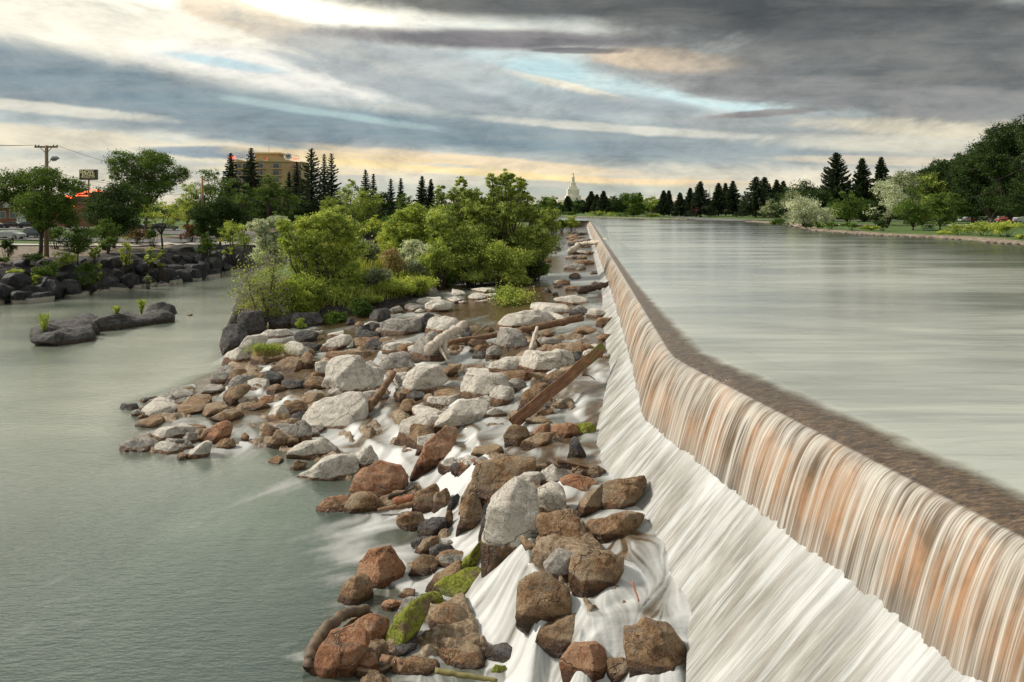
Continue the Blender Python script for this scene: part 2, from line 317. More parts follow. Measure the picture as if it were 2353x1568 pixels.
# kinds: w pale worn, g grey, k dark basalt, b brown, r rust red, m mossy; capital letter = low slab lying flat
ROCKS = '''
A w 1650,1040 1680,930 1740,900 1900,885 2060,870 2120,900 2135,1000 2080,1080 1990,1110 1880,1140 1760,1130 1690,1080
A w 1755,895 1850,790 1960,705 2030,790 2075,870 1900,900
A w 1850,760 1880,690 1850,600 1920,545 2060,540 2100,600 2240,640 2240,820 2150,880 2060,850 1960,720
A w 1720,560 1850,550 1880,680 1800,690 1740,610
A w 1455,410 1510,385 1600,400 1640,470 1640,520 1560,555 1500,540 1460,450
A b 1350,625 1400,590 1480,520 1620,560 1690,560 1690,610 1560,640
A b 1610,450 1690,490 1695,600 1640,620 1600,560
A w 980,490 1110,430 1130,370 1200,355 1290,370 1220,460 1150,590 1090,590 990,560
A b 1150,590 1220,470 1350,520 1460,500 1440,560 1300,600
A g 1345,450 1400,420 1450,430 1440,510 1360,505
A w 1260,340 1330,290 1480,290 1515,330 1500,370 1400,350
A k 945,275 1110,255 1135,340 1120,420 1000,480 960,400
A k 1105,155 1250,150 1290,280 1240,340 1130,350 1110,250
A k 1340,180 1540,150 1540,270 1400,280 1340,240
A k 1545,150 1740,150 1760,230 1650,280 1545,270
A w 1760,440 1830,380 1920,340 1990,350 2000,385 1900,440 1860,480 1790,480
A b 2040,360 2240,350 2240,400 2200,440 2110,450 2060,430
A b 1800,500 1840,475 2100,470 2200,480 2240,560 1820,545
A k 1450,710 1640,700 1640,750 1600,770 1460,765
A b 1640,720 1690,690 1770,690 1785,740 1740,780 1640,785
A b 1665,650 1740,630 1760,680 1700,700
A w 2130,590 2180,545 2240,590 2220,635 2140,620
A r 1270,880 1290,830 1370,830 1350,900 1300,910
A b 1145,930 1270,890 1335,930 1250,955 1150,950
A w 1295,1055 1370,930 1450,920 1490,1000 1480,1060 1330,1050
A b 1480,920 1560,880 1620,900 1680,960 1560,1020 1490,1010
A g 1430,1090 1480,1080 1555,1120 1555,1190 1490,1200 1430,1140
A b 1315,1265 1400,1130 1490,1200 1560,1200 1540,1260 1400,1290
A g 1555,1080 1620,1040 1680,1090 1690,1190 1600,1245 1560,1200
A g 1690,1090 1750,1120 1750,1170 1690,1185
A b 1280,1060 1410,1110 1330,1200 1290,1170
A w 1550,1310 1640,1240 1760,1205 1870,1290 1880,1310 1820,1330 1730,1370 1550,1385
A g 1820,1350 1920,1315 1995,1350 1990,1380 1860,1385
A b 1480,1450 1560,1380 1640,1400 1620,1450 1520,1465
A B 1315,1370 1400,1310 1470,1340 1400,1380
A w 2025,1370 2170,1265 2240,1360 2230,1460 2080,1470
A w 1540,1545 1640,1470 1800,1390 2000,1375 2055,1460 1920,1530 1700,1568 1560,1568
A g 90,1265 180,1210 290,1200 370,1260 330,1310 180,1315
A w 300,1190 400,1120 560,1085 690,1130 630,1200 520,1210 400,1230 320,1210
A w 385,1280 430,1235 540,1250 620,1310 520,1340 400,1300
A g 620,1200 650,1145 720,1150 720,1240 640,1230
A w 605,1370 680,1290 800,1215 835,1250 800,1320 660,1375
A g 570,1260 650,1210 700,1260 650,1290
A g 450,1225 500,1200 600,1210 610,1250 530,1260
A g 340,1240 400,1235 410,1270 370,1290
A b 540,1345 600,1310 650,1330 570,1375
A r 790,1210 870,1090 960,1060 1010,1080 980,1180 920,1250 830,1250
A b 740,1180 800,1120 860,1100 800,1200 750,1230
A b 900,1270 930,1200 1020,1195 1045,1240 1010,1290 920,1290
A B 240,1055 370,1000 480,990 450,1040 350,1080
A W 310,930 420,870 560,865 575,920 520,980 370,1000
A k 80,915 110,900 200,905 225,940 190,960 90,960
A G 300,890 420,840 560,815 560,850 400,900 310,915
A g 245,890 280,845 370,845 310,890
A g 190,975 240,955 290,980 230,1005
A b 230,1010 280,985 320,1000 270,1025
A b 250,945 300,920 320,950 270,960
A B 760,960 860,890 1000,880 1000,930 860,990
A B 540,960 700,860 860,830 880,870 760,960 620,980
A B 600,1090 740,1040 820,1080 740,1115
A B 830,1020 1000,960 1160,940 1100,990 900,1050
A b 990,780 1100,750 1170,790 1080,860 990,930 1000,860 950,840
A G 505,810 600,780 720,770 700,820 560,850
A G 740,780 850,740 960,745 980,780 880,800 760,810
A B 600,770 700,750 720,760 640,785
A B 570,880 620,855 625,885 580,900
A g 860,730 880,620 960,590 1000,600 990,700 930,740
A b 980,700 1050,620 1130,620 1140,650 1050,700 990,740
A g 980,790 1050,690 1170,680 1190,720 1100,760 1000,800
A B 1170,740 1240,700 1310,740 1240,780
A b 1100,1150 1130,1130 1170,1170 1160,1230 1110,1200
A b 1200,640 1235,615 1275,650 1215,655
A b 1680,900 1760,840 1770,890 1700,910
A B 1460,880 1550,865 1600,890 1500,910
F K 45,786 80,768 130,760 175,752 215,752 232,758 225,766 150,776 70,790
F k 70,768 100,748 135,742 160,752 150,766 100,774
F k 175,756 190,734 212,732 222,748 214,760
F K 230,738 285,722 330,728 330,742 250,746
F K 310,730 340,716 372,710 392,716 385,728 340,737
F k 335,722 345,704 372,700 390,708 392,722 360,728
F K 60,792 120,784 200,775 232,770 225,776 120,793
F K 140,760 190,735 235,735 235,752 170,768
F K 212,754 300,738 392,724 394,738 300,750 225,764
A B 655,150 690,140 710,150 680,155
A w 1700,300 1790,285 1780,325 1700,320
A w 1825,320 1950,290 1940,330 1850,345
A k 1540,330 1640,300 1730,310 1700,370 1600,390 1540,370
A g 1690,270 1750,265 1750,290 1700,290
A k 2070,260 2160,240 2180,300 2100,320
A k 1990,190 2040,180 2050,240 2000,250
A k 1640,400 1760,410 1740,470 1660,460
B g 265,350 300,310 560,310 575,340 570,420 350,455 270,420
B k 580,330 640,270 700,290 650,350 620,430 580,420
B w 635,390 680,310 780,285 860,310 885,360 870,400 750,450 660,450
B w 510,300 590,265 700,275 780,285 690,295 560,305
B w 625,215 680,165 770,160 860,190 800,220 720,245 640,260
B k 150,280 200,230 320,215 330,290 180,345
B g 330,230 400,200 430,230 410,260 330,270
B r 205,430 220,380 265,365 270,420
B w 535,245 580,220 620,240 600,262
B g 500,570 580,500 680,440 720,480 760,560 800,640 720,690 560,650 500,600
B g 255,720 300,660 440,585 490,620 555,720 480,770 330,780 270,760
B w 290,520 400,505 530,510 520,560 440,580 350,600 290,570
B w 390,950 480,880 460,800 560,740 700,735 740,800 785,820 680,880 640,960 500,980
B b 425,1040 450,995 550,995 560,1050 500,1110 430,1090
B w 330,800 360,770 480,770 465,880 400,930 380,850
B g 1150,530 1240,430 1310,400 1400,430 1490,540 1480,570 1330,585 1260,540
B g 1150,560 1200,530 1275,580 1200,640 1140,640
B b 1000,570 1060,530 1150,520 1140,560 1010,600
B k 1010,650 1030,580 1150,575 1140,640
B w 1240,350 1300,280 1450,240 1600,260 1660,310 1600,370 1400,390 1260,385
B W 1470,220 1600,190 1830,200 1820,240 1640,270
B W 1680,160 1800,100 1960,110 2040,160 1900,190 1700,190
B w 1240,375 1330,380 1380,400 1270,430
B w 1450,640 1480,600 1700,585 1850,600 1885,690 1760,740 1640,765 1450,740
B w 1160,690 1300,640 1445,650 1440,730 1250,765 1170,720
B W 950,720 1160,700 1240,760 1250,780 960,790
B w 980,900 1050,800 1240,780 1290,840 1270,890 1170,960 1000,1005
B w 1170,940 1250,880 1350,890 1340,980 1260,1050 1170,1020
B g 1280,860 1360,820 1450,850 1460,900 1380,930 1300,890
B w 920,780 1090,790 980,900 970,980 920,970
B B 690,900 740,870 920,860 930,960 720,960
B w 650,1010 670,970 880,955 890,1000 800,1050 680,1040
B b 1410,1040 1470,920 1560,850 1690,860 1610,950 1500,1030 1430,1070
B b 1580,820 1700,745 1800,750 1760,800 1690,835
B b 1250,780 1450,755 1620,790 1560,850 1440,860 1300,830
B w 680,1230 760,1130 900,1020 1160,990 1110,1090 1000,1160 880,1230 780,1250
B W 520,1100 560,1060 720,1070 840,1080 720,1150 600,1150
B w 370,1330 430,1180 620,1110 740,1160 690,1240 500,1220 480,1380
B b 480,1200 690,1210 680,1280 560,1330 540,1400 490,1380
B r 660,1330 780,1210 920,1210 900,1290 760,1430 650,1568 540,1568 560,1480 640,1380
B w 550,1420 570,1290 700,1265 720,1300 640,1360 570,1420
B b 1310,1290 1350,1220 1480,1230 1500,1300 1460,1370 1320,1380
B r 1460,1300 1560,1210 1660,1190 1650,1240 1530,1310
B r 1660,1230 1740,1200 1870,1210 1890,1270 1740,1305 1680,1270
B m 1870,1200 1990,1180 2035,1220 2010,1260 1900,1275
B b 1440,1350 1560,1280 1700,1280 1620,1350 1480,1390
B k 1815,1420 1840,1330 1885,1280 1910,1350 1950,1410 1880,1460 1820,1470
B B 970,1480 1120,1400 1280,1370 1180,1420 1030,1460
B r 880,1560 960,1490 1100,1470 1110,1500 1000,1540
B b 2060,330 2080,300 2190,300 2160,370 2060,385
B b 1830,480 1860,435 1910,440 1920,470
B b 1780,580 1850,520 2040,540 1960,600 1880,640
B b 1580,580 1650,540 1760,550 1750,590 1600,600
B b 2060,460 2100,435 2170,440 2110,490
B k 1610,60 1640,45 1680,75 1650,90
B k 1680,90 1720,70 1730,100 1690,110
B k 1690,30 1740,20 1770,35 1720,42
B b 820,540 900,520 910,580 850,600
B b 1125,400 1160,375 1200,390 1190,415
B w 1110,1080 1200,1060 1290,1100 1280,1140 1140,1130
B W 560,170 640,110 800,120 800,160 640,200
B W 800,130 900,100 940,150 860,170
B w 905,160 970,150 960,175 920,178
B w 1040,155 1130,145 1140,165 1060,170
B W 840,70 960,60 960,110 860,110
B W 1000,110 1130,85 1120,140 1000,130
B w 1120,100 1220,90 1200,120 1150,125
B w 1130,140 1200,120 1230,140 1170,152
B G 580,90 700,45 720,90 600,110
B G 460,210 540,160 620,200 520,235
B W 1000,60 1180,50 1240,70 1100,80
B B 1620,1010 1810,980 1810,1020 1640,1035
B B 1450,1150 1580,1110 1700,1120 1690,1160 1460,1170
B B 1530,1080 1700,1040 1700,1075 1560,1100
B B 1850,400 1960,370 2060,365 2050,400 1900,450
B W 1500,290 1640,270 1860,280 1800,310 1600,300
B k 920,430 1000,420 1030,500 940,500
B b 1560,560 1620,520 1700,530 1660,560
B b 740,760 820,690 900,700 850,780 760,790
C r 485,280 530,180 640,165 740,190 790,260 740,370 620,380 500,320
C r 215,420 300,370 430,365 380,430 300,470
C b 395,450 450,360 560,340 600,380 620,440 470,470
C r 490,830 560,730 730,705 795,840 740,920 560,970 510,890
C b 340,1060 390,950 500,870 550,960 550,1030 380,1090
C b 835,850 860,770 920,750 990,800 990,850 860,880
C b 845,740 920,640 1010,630 1000,700 930,740
C g 905,650 970,615 1010,635 920,680
C m 1060,900 1110,830 1230,740 1340,630 1330,700 1250,810 1200,880 1100,930
C b 920,980 990,880 1080,840 1180,800 1100,900 1040,1000
C m 960,1020 1040,930 1200,870 1290,860 1260,920 1130,1010 1040,1040
C m 860,1080 900,1020 1000,1000 1040,1050 940,1100
C m 640,1310 780,1160 870,1095 950,1110 910,1180 820,1290 700,1400 640,1400
C r 480,1240 560,1150 650,1150 680,1200 600,1330 520,1370 500,1300
C r 190,1520 220,1440 320,1290 440,1250 510,1340 450,1420 440,1568 200,1568
C r 455,1440 520,1380 600,1400 635,1500 480,1510
C b 440,1550 500,1510 700,1500 640,1568 450,1568
C b 720,1568 760,1480 860,1450 1000,1500 1040,1568
C b 935,1460 1000,1420 1180,1375 1260,1370 1340,1450 1320,1510 1180,1510 1030,1500
C b 870,390 880,330 1000,290 1020,330 940,460 870,460
C b 1230,330 1300,180 1480,120 1650,150 1600,260 1450,330 1330,420 1260,420
C b 1150,560 1170,420 1250,330 1300,400 1260,520 1220,600
C k 1290,600 1330,420 1450,330 1400,500 1350,640
C b 760,500 820,470 900,480 930,540 860,570 780,550
C k 905,560 980,500 1060,510 1060,570 1000,620 930,600
C b 980,420 1000,350 1080,300 1100,380 1050,450
C g 700,1190 790,1060 900,1040 880,1120 780,1210
C b 960,1190 1050,1110 1200,1090 1180,1150 1040,1200
C k 620,1400 760,1330 860,1330 840,1400 700,1430
D b 820,330 900,300 960,330 900,370 840,365
C k 1090,400 1110,350 1170,330 1160,420 1100,430
C b 1255,250 1300,170 1430,150 1400,200 1290,250
C b 1290,290 1450,200 1650,150 1560,230 1400,280 1310,320
C b 1150,440 1210,290 1255,230 1260,320 1210,440
C b 1310,400 1350,320 1510,240 1500,290 1400,340 1350,440
C b 1065,560 1080,440 1125,440 1100,560
C m 1350,1530 1400,1470 1470,1480 1450,1520
C b 750,1010 800,970 860,980 840,1030
C r 650,1070 700,1040 780,1060 760,1110
C b 940,1240 1000,1130 1060,1090 1160,1100 1000,1200 970,1260
C b 170,1360 200,1260 290,1180 320,1200 250,1290 200,1360
C B 380,1200 450,1120 560,1080 620,1090 480,1180 400,1220
D w 240,840 250,640 270,500 350,440 420,420 540,450 560,600 560,700 480,730 380,770 340,840 280,850
D w 555,590 560,460 640,400 700,420 700,520 760,560 750,600 640,610
D w 570,400 580,330 640,285 710,310 740,370 660,400 600,420
D w 405,430 420,370 480,330 570,350 570,420 500,450
D b 440,350 480,300 600,290 580,340
D r 700,410 760,370 860,380 930,420 860,470 820,430 740,420
D b 760,560 880,470 960,420 1000,500 960,590 800,590
D b 960,410 1080,385 1200,375 1210,410 1120,500 1060,570 970,580
D b 560,620 700,590 780,600 795,700 740,780 600,780 570,700
D b 800,740 880,660 1000,620 1110,605 1180,640 1050,700 900,770 810,780
D g 600,890 680,830 770,830 790,900 770,1000 690,960
D b 770,830 870,810 1000,830 1085,880 1070,950 1000,1040 820,1060 780,1000
D b 470,1000 620,950 680,1000 790,1040 640,1130 520,1170 480,1080
D b 440,1010 480,960 600,930 620,960 480,1030 480,1240 440,1270
D b 545,1320 600,1250 760,1210 900,1240 800,1320 620,1400 560,1370
D r 710,1460 780,1400 900,1390 960,1440 1000,1568 760,1568
D b 970,1450 1060,1440 1130,1520 1140,1568 990,1568
D b 1060,1300 1200,1250 1340,1270 1420,1380 1420,1568 1140,1568 1080,1380
D k 250,1420 330,1370 480,1350 450,1440 330,1470
D B 440,745 520,730 560,745 480,765
'''
RK = []
for ln in ROCKS.strip().split('\n'):
    a = ln.split(); RK.append((a[1], [fr(a[0], *map(float, q.split(','))) for q in a[2:]]))
def rock_foot(poly):
    xs = [p[0] for p in poly]; ys = [p[1] for p in poly]; h = max(ys)-min(ys)
    return (min(xs)+max(xs))/2, max(ys)-.1*h, max(xs)-min(xs), h
RPOS = []
for kd, poly in RK:
    cx, fy, w_, h_ = rock_foot(poly); X, Y, Z = at(cx, fy if kd.islower() else fy-.4*h_)
    RPOS.append((X, Y+.25*w_/F*Y*(kd.islower()), w_/F*Y*.5, Z))
# ---------------------------------------------------------------- the lower river: one sheet whose silk follows the flow
us = 2.3/F; U0, U1 = -.76, .40; nu = int((U1-U0)/us)
vs = 2.3/(F*11); V0, V1 = 1/330., 1/12.8; nv = int((V1-V0)/vs)
ug = np.linspace(U0, U1, nu); vg = np.linspace(V0, V1, nv); du, dv = ug[1]-ug[0], vg[1]-vg[0]
U, Vv = np.meshgrid(ug, vg); Yw = 1/Vv; Xw = U*Yw
Zw = W(Xw, Yw); Zs = W(Xw, Yw, False)
rap = ss(-1.0, 1.5, sdist(Xw, Yw, RAP))
phi = Zs*1.0+(Zw-Zs)*.5
for (rx, ry, rr, rz) in RPOS:
    if rr < .15: continue
    j0, j1 = np.searchsorted(-Yw[:,0], [-(ry+3*rr), -(max(ry-3*rr, 12.9))]); j0 = max(j0-1, 0); j1 = min(j1+1, nv)
    if j1 <= j0: continue
    d2 = ((Xw[j0:j1]-rx)**2+(Yw[j0:j1]-ry)**2)/(rr*rr)
    phi[j0:j1] += .42*min(rr, 1.2)*np.exp(-d2*1.1)
def grad(z):
    zu = np.gradient(z, ug, axis=1); zv = np.gradient(z, vg, axis=0)
    # X=U/V, Y=1/V  ->  dz/dX = V zu ; dz/dY = -V U zu - V^2 zv  (chain rule)
    return Vv*zu, -(Vv*U)*zu-(Vv**2)*zv
gx, gy = grad(phi); wx, wy = grad(Zw); slope = np.sqrt(wx**2+wy**2)
g_ = np.sqrt(gx**2+gy**2)+1e-6
k = ss(.004, .05, g_)*rap
px_ = -.45*np.ones_like(U); py_ = -.9*np.ones_like(U)
# the pool: straight down the channel far away, pushed left by the inflow nearer
wl = ss(45, 20, Yw)*ss(-22, -6, Xw); px_ = .25*(1-wl)-.9*wl; py_ = -.95*(1-wl)-.45*wl
fx = -gx/g_*k+px_*(1-k); fy = -gy/g_*k+py_*(1-k)
fu = (fx-U*fy)*Vv/du; fv = -fy*Vv*Vv/dv; nrm = np.sqrt(fu**2+fv**2)+1e-9; fu /= nrm; fv /= nrm
def blur(a, n=1):
    for _ in range(n):
        p = np.pad(a, 1, 'edge'); a = (p[:-2,1:-1]+p[2:,1:-1]+p[1:-1,:-2]+p[1:-1,2:]+2*p[1:-1,1:-1])/6
    return a
fu, fv = blur(fu, 4), blur(fv, 4)
def lic(src, n, back_only=False, decay=1.0):
    acc = src.copy(); tot = 1.0
    for sgn in ((-1,) if back_only else (-1, 1)):
        pi = np.tile(np.arange(nu, dtype=float), (nv, 1)); pj = np.tile(np.arange(nv, dtype=float)[:,None], (1, nu)); wt = 1.0
        for _ in range(n):
            a = np.clip(np.rint(pi).astype(int), 0, nu-1); b_ = np.clip(np.rint(pj).astype(int), 0, nv-1)
            s_ = fu[b_, a]; q_ = fv[b_, a]
            pi += sgn*s_; pj += sgn*q_; wt *= decay
            a = np.clip(np.rint(pi).astype(int), 0, nu-1); b_ = np.clip(np.rint(pj).astype(int), 0, nv-1)
            acc = acc+src[b_, a]*wt; tot += wt
    return acc/tot
rs = np.random.RandomState(5)
white = rs.rand(nv, nu)
l1 = lic(blur(white, 1), 16); l1 = (l1-l1.mean())/l1.std()
l2 = lic(blur(white, 10), 30); l2 = (l2-l2.mean())/l2.std()
l3 = lic(blur(rs.rand(nv, nu), 60), 40); l3 = (l3-l3.mean())/l3.std()
src = ss(.10, .75, slope)*rap
tr = lic(src, 85, True, .985)
tr2 = lic(blur(src, 2), 14, True, .93)
foam = np.clip(.16+.10*rap+.85*tr+.55*tr2+.5*src, 0, 1.0)
calm_or_painted_shade = 1-rap
foam = foam-calm_or_painted_shade*.12
def plume(x0, y0, x1, y1, w0, w1, k_):
    """foam drifting out over the pool from the foot of a fall"""
    a = np.array(P(x0, y0, -6)); b2 = np.array(P(x1, y1, -6)); e = b2-a; L = np.hypot(*e); e = e/L
    s_ = ((Xw-a[0])*e[0]+(Yw-a[1])*e[1])/L; q_ = np.abs(-(Xw-a[0])*e[1]+(Yw-a[1])*e[0])
    wd_ = w0+(w1-w0)*np.clip(s_, 0, 1)
    return k_*np.exp(-(q_/wd_)**2)*ss(-.15, .03, s_)*ss(1.0, .15, s_)
for a in [(980,1215,640,1275,1.5,2.6,1.5), (940,1170,760,1215,1.0,1.6,1.0), (880,990,520,1120,.9,1.8,.8), (760,1085,250,1260,.6,1.3,.30), (570,1010,520,1070,.7,1.2,.6), (800,1010,600,1050,1,1.5,.5), (700,1500,640,1520,.7,1.1,.5)]:
    foam = foam+plume(*a)*(1-.55*rap)
apf = np.exp(-((crestX(Yw)-Xw-foot(Yw)[0]-.15)/.35)**2)*rap*ss(60,30,Yw); foam = np.maximum(.70*foam*(1+.20*l2+.20*l3), 0)+.32*apf*(.8+.5*l3)+.065*l1*(.3+.7*rap)+.10*l3*(.4+.6*rap)+.02*l2*(1-rap)
painted_glare = (1-rap)*ss(23, 42, Yw)*(.55+.9*(fbm(Xw*.10, Yw*.22, 0, 81, 4)-.5))  # pale patchy sky glare, painted into the open pool's base colour
foam = foam*(1-(1-rap)*ss(45, 58, Yw)*.9)
foam = np.clip(blur(foam, 1), 0, 1)
thin = np.clip(np.clip(.64-.40*l3-.30*blur(l2,3)-.50*tr-.45*src-.6*apf, 0, 1)*.95+.85*ss(.1,1.2,-l3-.4*blur(l2,3)), 0, 1)*rap*ss(-6.02,-5.8,Zw)
far_ = ss(90, 40, Yw)
Zw2 = Zw+(.0085*blur(l2,3)+.0015*l1)*(.25+.75*rap)*np.clip(Yw/25, .5, 1.6)*(.3+.7*far_)*np.where(rap > .1, 1, .16)+.018*l3*rap
keep = Xw < crestX(Yw)-.35
I = np.arange(U.size).reshape(U.shape); q = quad(I)[:, ::-1]; q = q[keep.ravel()[q].all(1)]
m, t, b = newmat('silky_river'); fo = t.attr('foam'); th = t.attr('thin'); rp = t.attr('rapid'); p = t.pos()
deep = t.ramp(t.noise(t.mapping(p, (.5,.16,1), (0,0,R(-15))), .35, 5, .6), [(.3, (.016,.036,.026)), (.55, (.040,.074,.054)), (.75, (.10,.14,.10))])
brown = t.ramp(t.noise(p, 2.6, 6, .65), [(.3, (.045,.028,.014)), (.6, (.13,.085,.045)), (.8, (.22,.16,.09))])
c_ = t.mix(rp, deep, t.mix(.5, deep, (.14,.12,.095,1)))
c_ = t.mix(t.attr('painted_glare'), c_, (.30,.315,.25,1)); c_ = t.mix(t.sstep(th, .35, .95, 0, .95), c_, brown)
c_ = t.mix(t.sstep(fo, .08, .5), c_, (.33,.33,.31,1)); c_ = t.mix(t.sstep(fo, .40, 1.0), c_, (.60,.605,.59,1))
t.put(b.inputs['Base Color'], c_)
t.put(b.inputs['Roughness'], t.sstep(fo, .1, .6, .13, .6)); t.put(b.inputs['IOR'], t.sstep(rp, 0, .6, 1.95, 1.45))
h1 = t.noise(t.mapping(p, (1.3,3.2,1), (0,0,R(-8))), 1.6, 5, .6); h2 = t.noise(t.mapping(p, (5,13,1), (0,0,R(12))), 1.0, 4, .6)
t.put(b.inputs['Normal'], t.bump(t.math('ADD', h1, t.math('MULTIPLY', h2, .35)), .28, .10))
M_river = m
rv = put('river_water', meshdata('river_water', np.stack([Xw, Yw, Zw2], -1).reshape(-1, 3), q, M_river, {'foam': foam, 'thin': thin, 'painted_glare': np.clip(painted_glare, 0, .8), 'rapid': rap})); tag(rv, kind='structure')
# far wide sheet of the same pool, outside the detailed part (under the left bank and towards the viewer)
mb = MB(); mb.add([(-300,4,-6.05),(6,4,-6.05),(6,12.9,-6.05),(-300,12.9,-6.05)], [(0,1,2,3)]).build('pool_water', simple('pool_water', (.05,.07,.06), .2)); tag(bpy.data.objects['pool_water'], kind='structure')
# bedrock ledges standing out of the rapids
nb_ = fbm(Xw*.55+Yw*.2, Yw*.95-Xw*.2, 0, 71, 4); fine = fbm(Xw*3.5, Yw*3.5, 0, 72, 4)-.5
mk = rap*ss(75, 45, Yw)*ss(1.1, 1.9, crestX(Yw)-Xw-foot(Yw)[0])
Zb = Zw-.30+(.24*ss(.545, .575, nb_)+.18*ss(.61, .635, nb_)+.14*ss(.67, .69, nb_))+fine*.14-(1-mk)*.9-blur(ss(.25, .6, slope), 4)*.5-ss(24,19,Yw)*.05
m, t, b = newmat('wet_bedrock'); p = t.pos(); n = t.noise(p, 1.5, 8, .68, .5); nf = t.noise(p, 9, 6, .7)
t.put(b.inputs['Base Color'], t.ramp(t.math('ADD', t.math('MULTIPLY', n, .55), t.math('MULTIPLY', nf, .45)), [(.32, (.035,.022,.012)), (.45, (.16,.10,.05)), (.54, (.34,.245,.15)), (.66, (.58,.51,.41))]))
t.put(b.inputs['Roughness'], t.sstep(n, .4, .6, .3, .75)); t.put(b.inputs['Normal'], t.bump(t.math('ADD', n, t.math('MULTIPLY', nf, .4)), 1, .22))
kb = (Xw < crestX(Yw)-1.2) & (Yw < 80) & (rap > .05); Ib = np.arange(U.size).reshape(U.shape)[::2, ::2]; qb = quad(Ib)[:, ::-1]; qb = qb[kb.ravel()[qb].all(1)]
rb = put('riverbed', meshdata('riverbed', np.stack([Xw, Yw, Zb], -1).reshape(-1, 3), qb, m)); tag(rb, kind='structure')
# ---------------------------------------------------------------- the dam: crest profile extruded along the crest line
def arc(Ya, Yb, step): return np.arange(Ya, Yb, step)
Yc = np.concatenate([np.arange(6, 30, .016), np.arange(30, 60, .05), np.arange(60, 265, .2)])
def line(Yc):
    X = crestX(Yc); kk = np.exp(-((Yc-KY)/.9)**2)*.06; X = X+kk
    tx = np.gradient(X, Yc); n = np.stack([np.ones_like(tx), -tx], 1); n /= np.linalg.norm(n, axis=1)[:,None]
    return X, n                                              # n points upstream (towards +X)
Xc, Nc = line(Yc)
# the normal turns smoothly through the bend
Nc = np.stack([np.interp(Yc, Yc, np.convolve(np.pad(Nc[:,i], 40, 'edge'), np.ones(81)/81, 'valid')) for i in (0,1)], 1)
arcl = np.concatenate([[0], np.cumsum(np.hypot(np.diff(Xc), np.diff(Yc)))])
def base(Y): return np.interp(Y, [6, 26, 34, 60, 265], [1.0, .98, .85, .7, .7]), np.interp(Y, [6, 26, 34, 60, 265], [-2.08, -2.15, -1.9, -1.75, -1.7])
bo, bz = base(Yc); fo_, fz_ = foot(Yc)
A = arcl[:,None]
rg = lambda s_, sc_, o=3: fbm(A*sc_, 0*A+3.3, 0, s_, o)-.5
# water lip: from 2.4 m upstream, over the edge and down
tt = np.linspace(0, 1, 34)[None,:]
up = np.linspace(2.6, 0, 15)[None,:]
sU = -up+0*A; zU = -.16*np.exp(-up/.45)+0*A+.022*(fbm(A*4.5, up*1.5+A*.6, 0, 21, 3)-.5)*np.exp(-up/1.5)*ss(2.5,1.6,up)
g1 = fbm(A*5+tt*.6, tt*.8, 0, 31, 3)-.5; g2 = fbm(A*19, tt*1.3, 0, 37, 2)-.5; g3 = fbm(A*1.1, tt*.5, 0, 41, 2)-.5
sD = bo[:,None]*tt+(.10*g1+.035*g2+.16*g3)*np.minimum(tt*2.2, 1)
zD = -.16-(-.16-bz[:,None]+.12)*(.12*tt+.88*tt**2)
S = np.concatenate([sU[:,:-1], sD], 1); Z = np.concatenate([zU[:,:-1], zD], 1)
Tt = np.concatenate([np.zeros_like(sU[:,:-1])-up[:,:-1], tt+0*A], 1)
def sheet(S, Z): return np.stack([Xc[:,None]-Nc[:,0:1]*S, Yc[:,None]-Nc[:,1:2]*S, Z], -1)
def pool_look(t, p):
    a = t.noise(t.mapping(p, (.03,.14,1), (0,0,R(7))), 1.0, 6, .6, 1.2); c = t.noise(t.mapping(p, (.22,1.3,1), (0,0,R(-6))), 1.0, 6, .62, .9)
    f = t.math('ADD', t.math('MULTIPLY', a, .72), t.math('MULTIPLY', c, .28))
    return t.ramp(f, [(.34, (.25,.27,.235)), (.5, (.40,.415,.36)), (.66, (.56,.56,.48))]), t.sstep(f, .4, .6, .12, .22), c
m, t, b = newmat('falling_water'); al = t.attr('along'); dn = t.attr('down')
v1 = t.comb(t.math('MULTIPLY', al, 9), t.math('MULTIPLY', dn, .55)); v2 = t.comb(t.math('MULTIPLY', al, 30), t.math('MULTIPLY', dn, .7)); v3 = t.comb(t.math('MULTIPLY', al, 2.1), t.math('MULTIPLY', dn, .6))
s1 = t.noise(v1, 1, 4, .6, .15); s2 = t.noise(v2, 1, 3, .6); s3 = t.noise(v3, 1, 3, .6)
st_ = t.math('ADD', t.math('ADD', t.math('MULTIPLY', s1, .48), t.math('MULTIPLY', s2, .20)), t.math('MULTIPLY', s3, .44))
veil = t.sstep(t.math('SUBTRACT', st_, t.math('MULTIPLY', dn, .045)), .44, .63)
wallc = t.ramp(t.math('ADD', t.math('MULTIPLY', t.noise(t.comb(t.math('MULTIPLY', al, .55), t.math('MULTIPLY', dn, 1.3)), 1, 4, .55), .9), t.math('MULTIPLY_ADD', dn, .16, -.06)), [(.3, (.045,.028,.015)), (.45, (.14,.085,.042)), (.56, (.36,.20,.105)), (.72, (.34,.25,.16))])
wallc = t.mix(t.sstep(dn, .75, 1.02, 0, .6), wallc, (.16,.16,.15,1))
silk = t.mix(t.sstep(s2, .33, .67), (.40,.355,.295,1), (.62,.595,.54,1))
fall = t.mix(t.math('MULTIPLY_ADD', veil, .84, .05), wallc, silk)
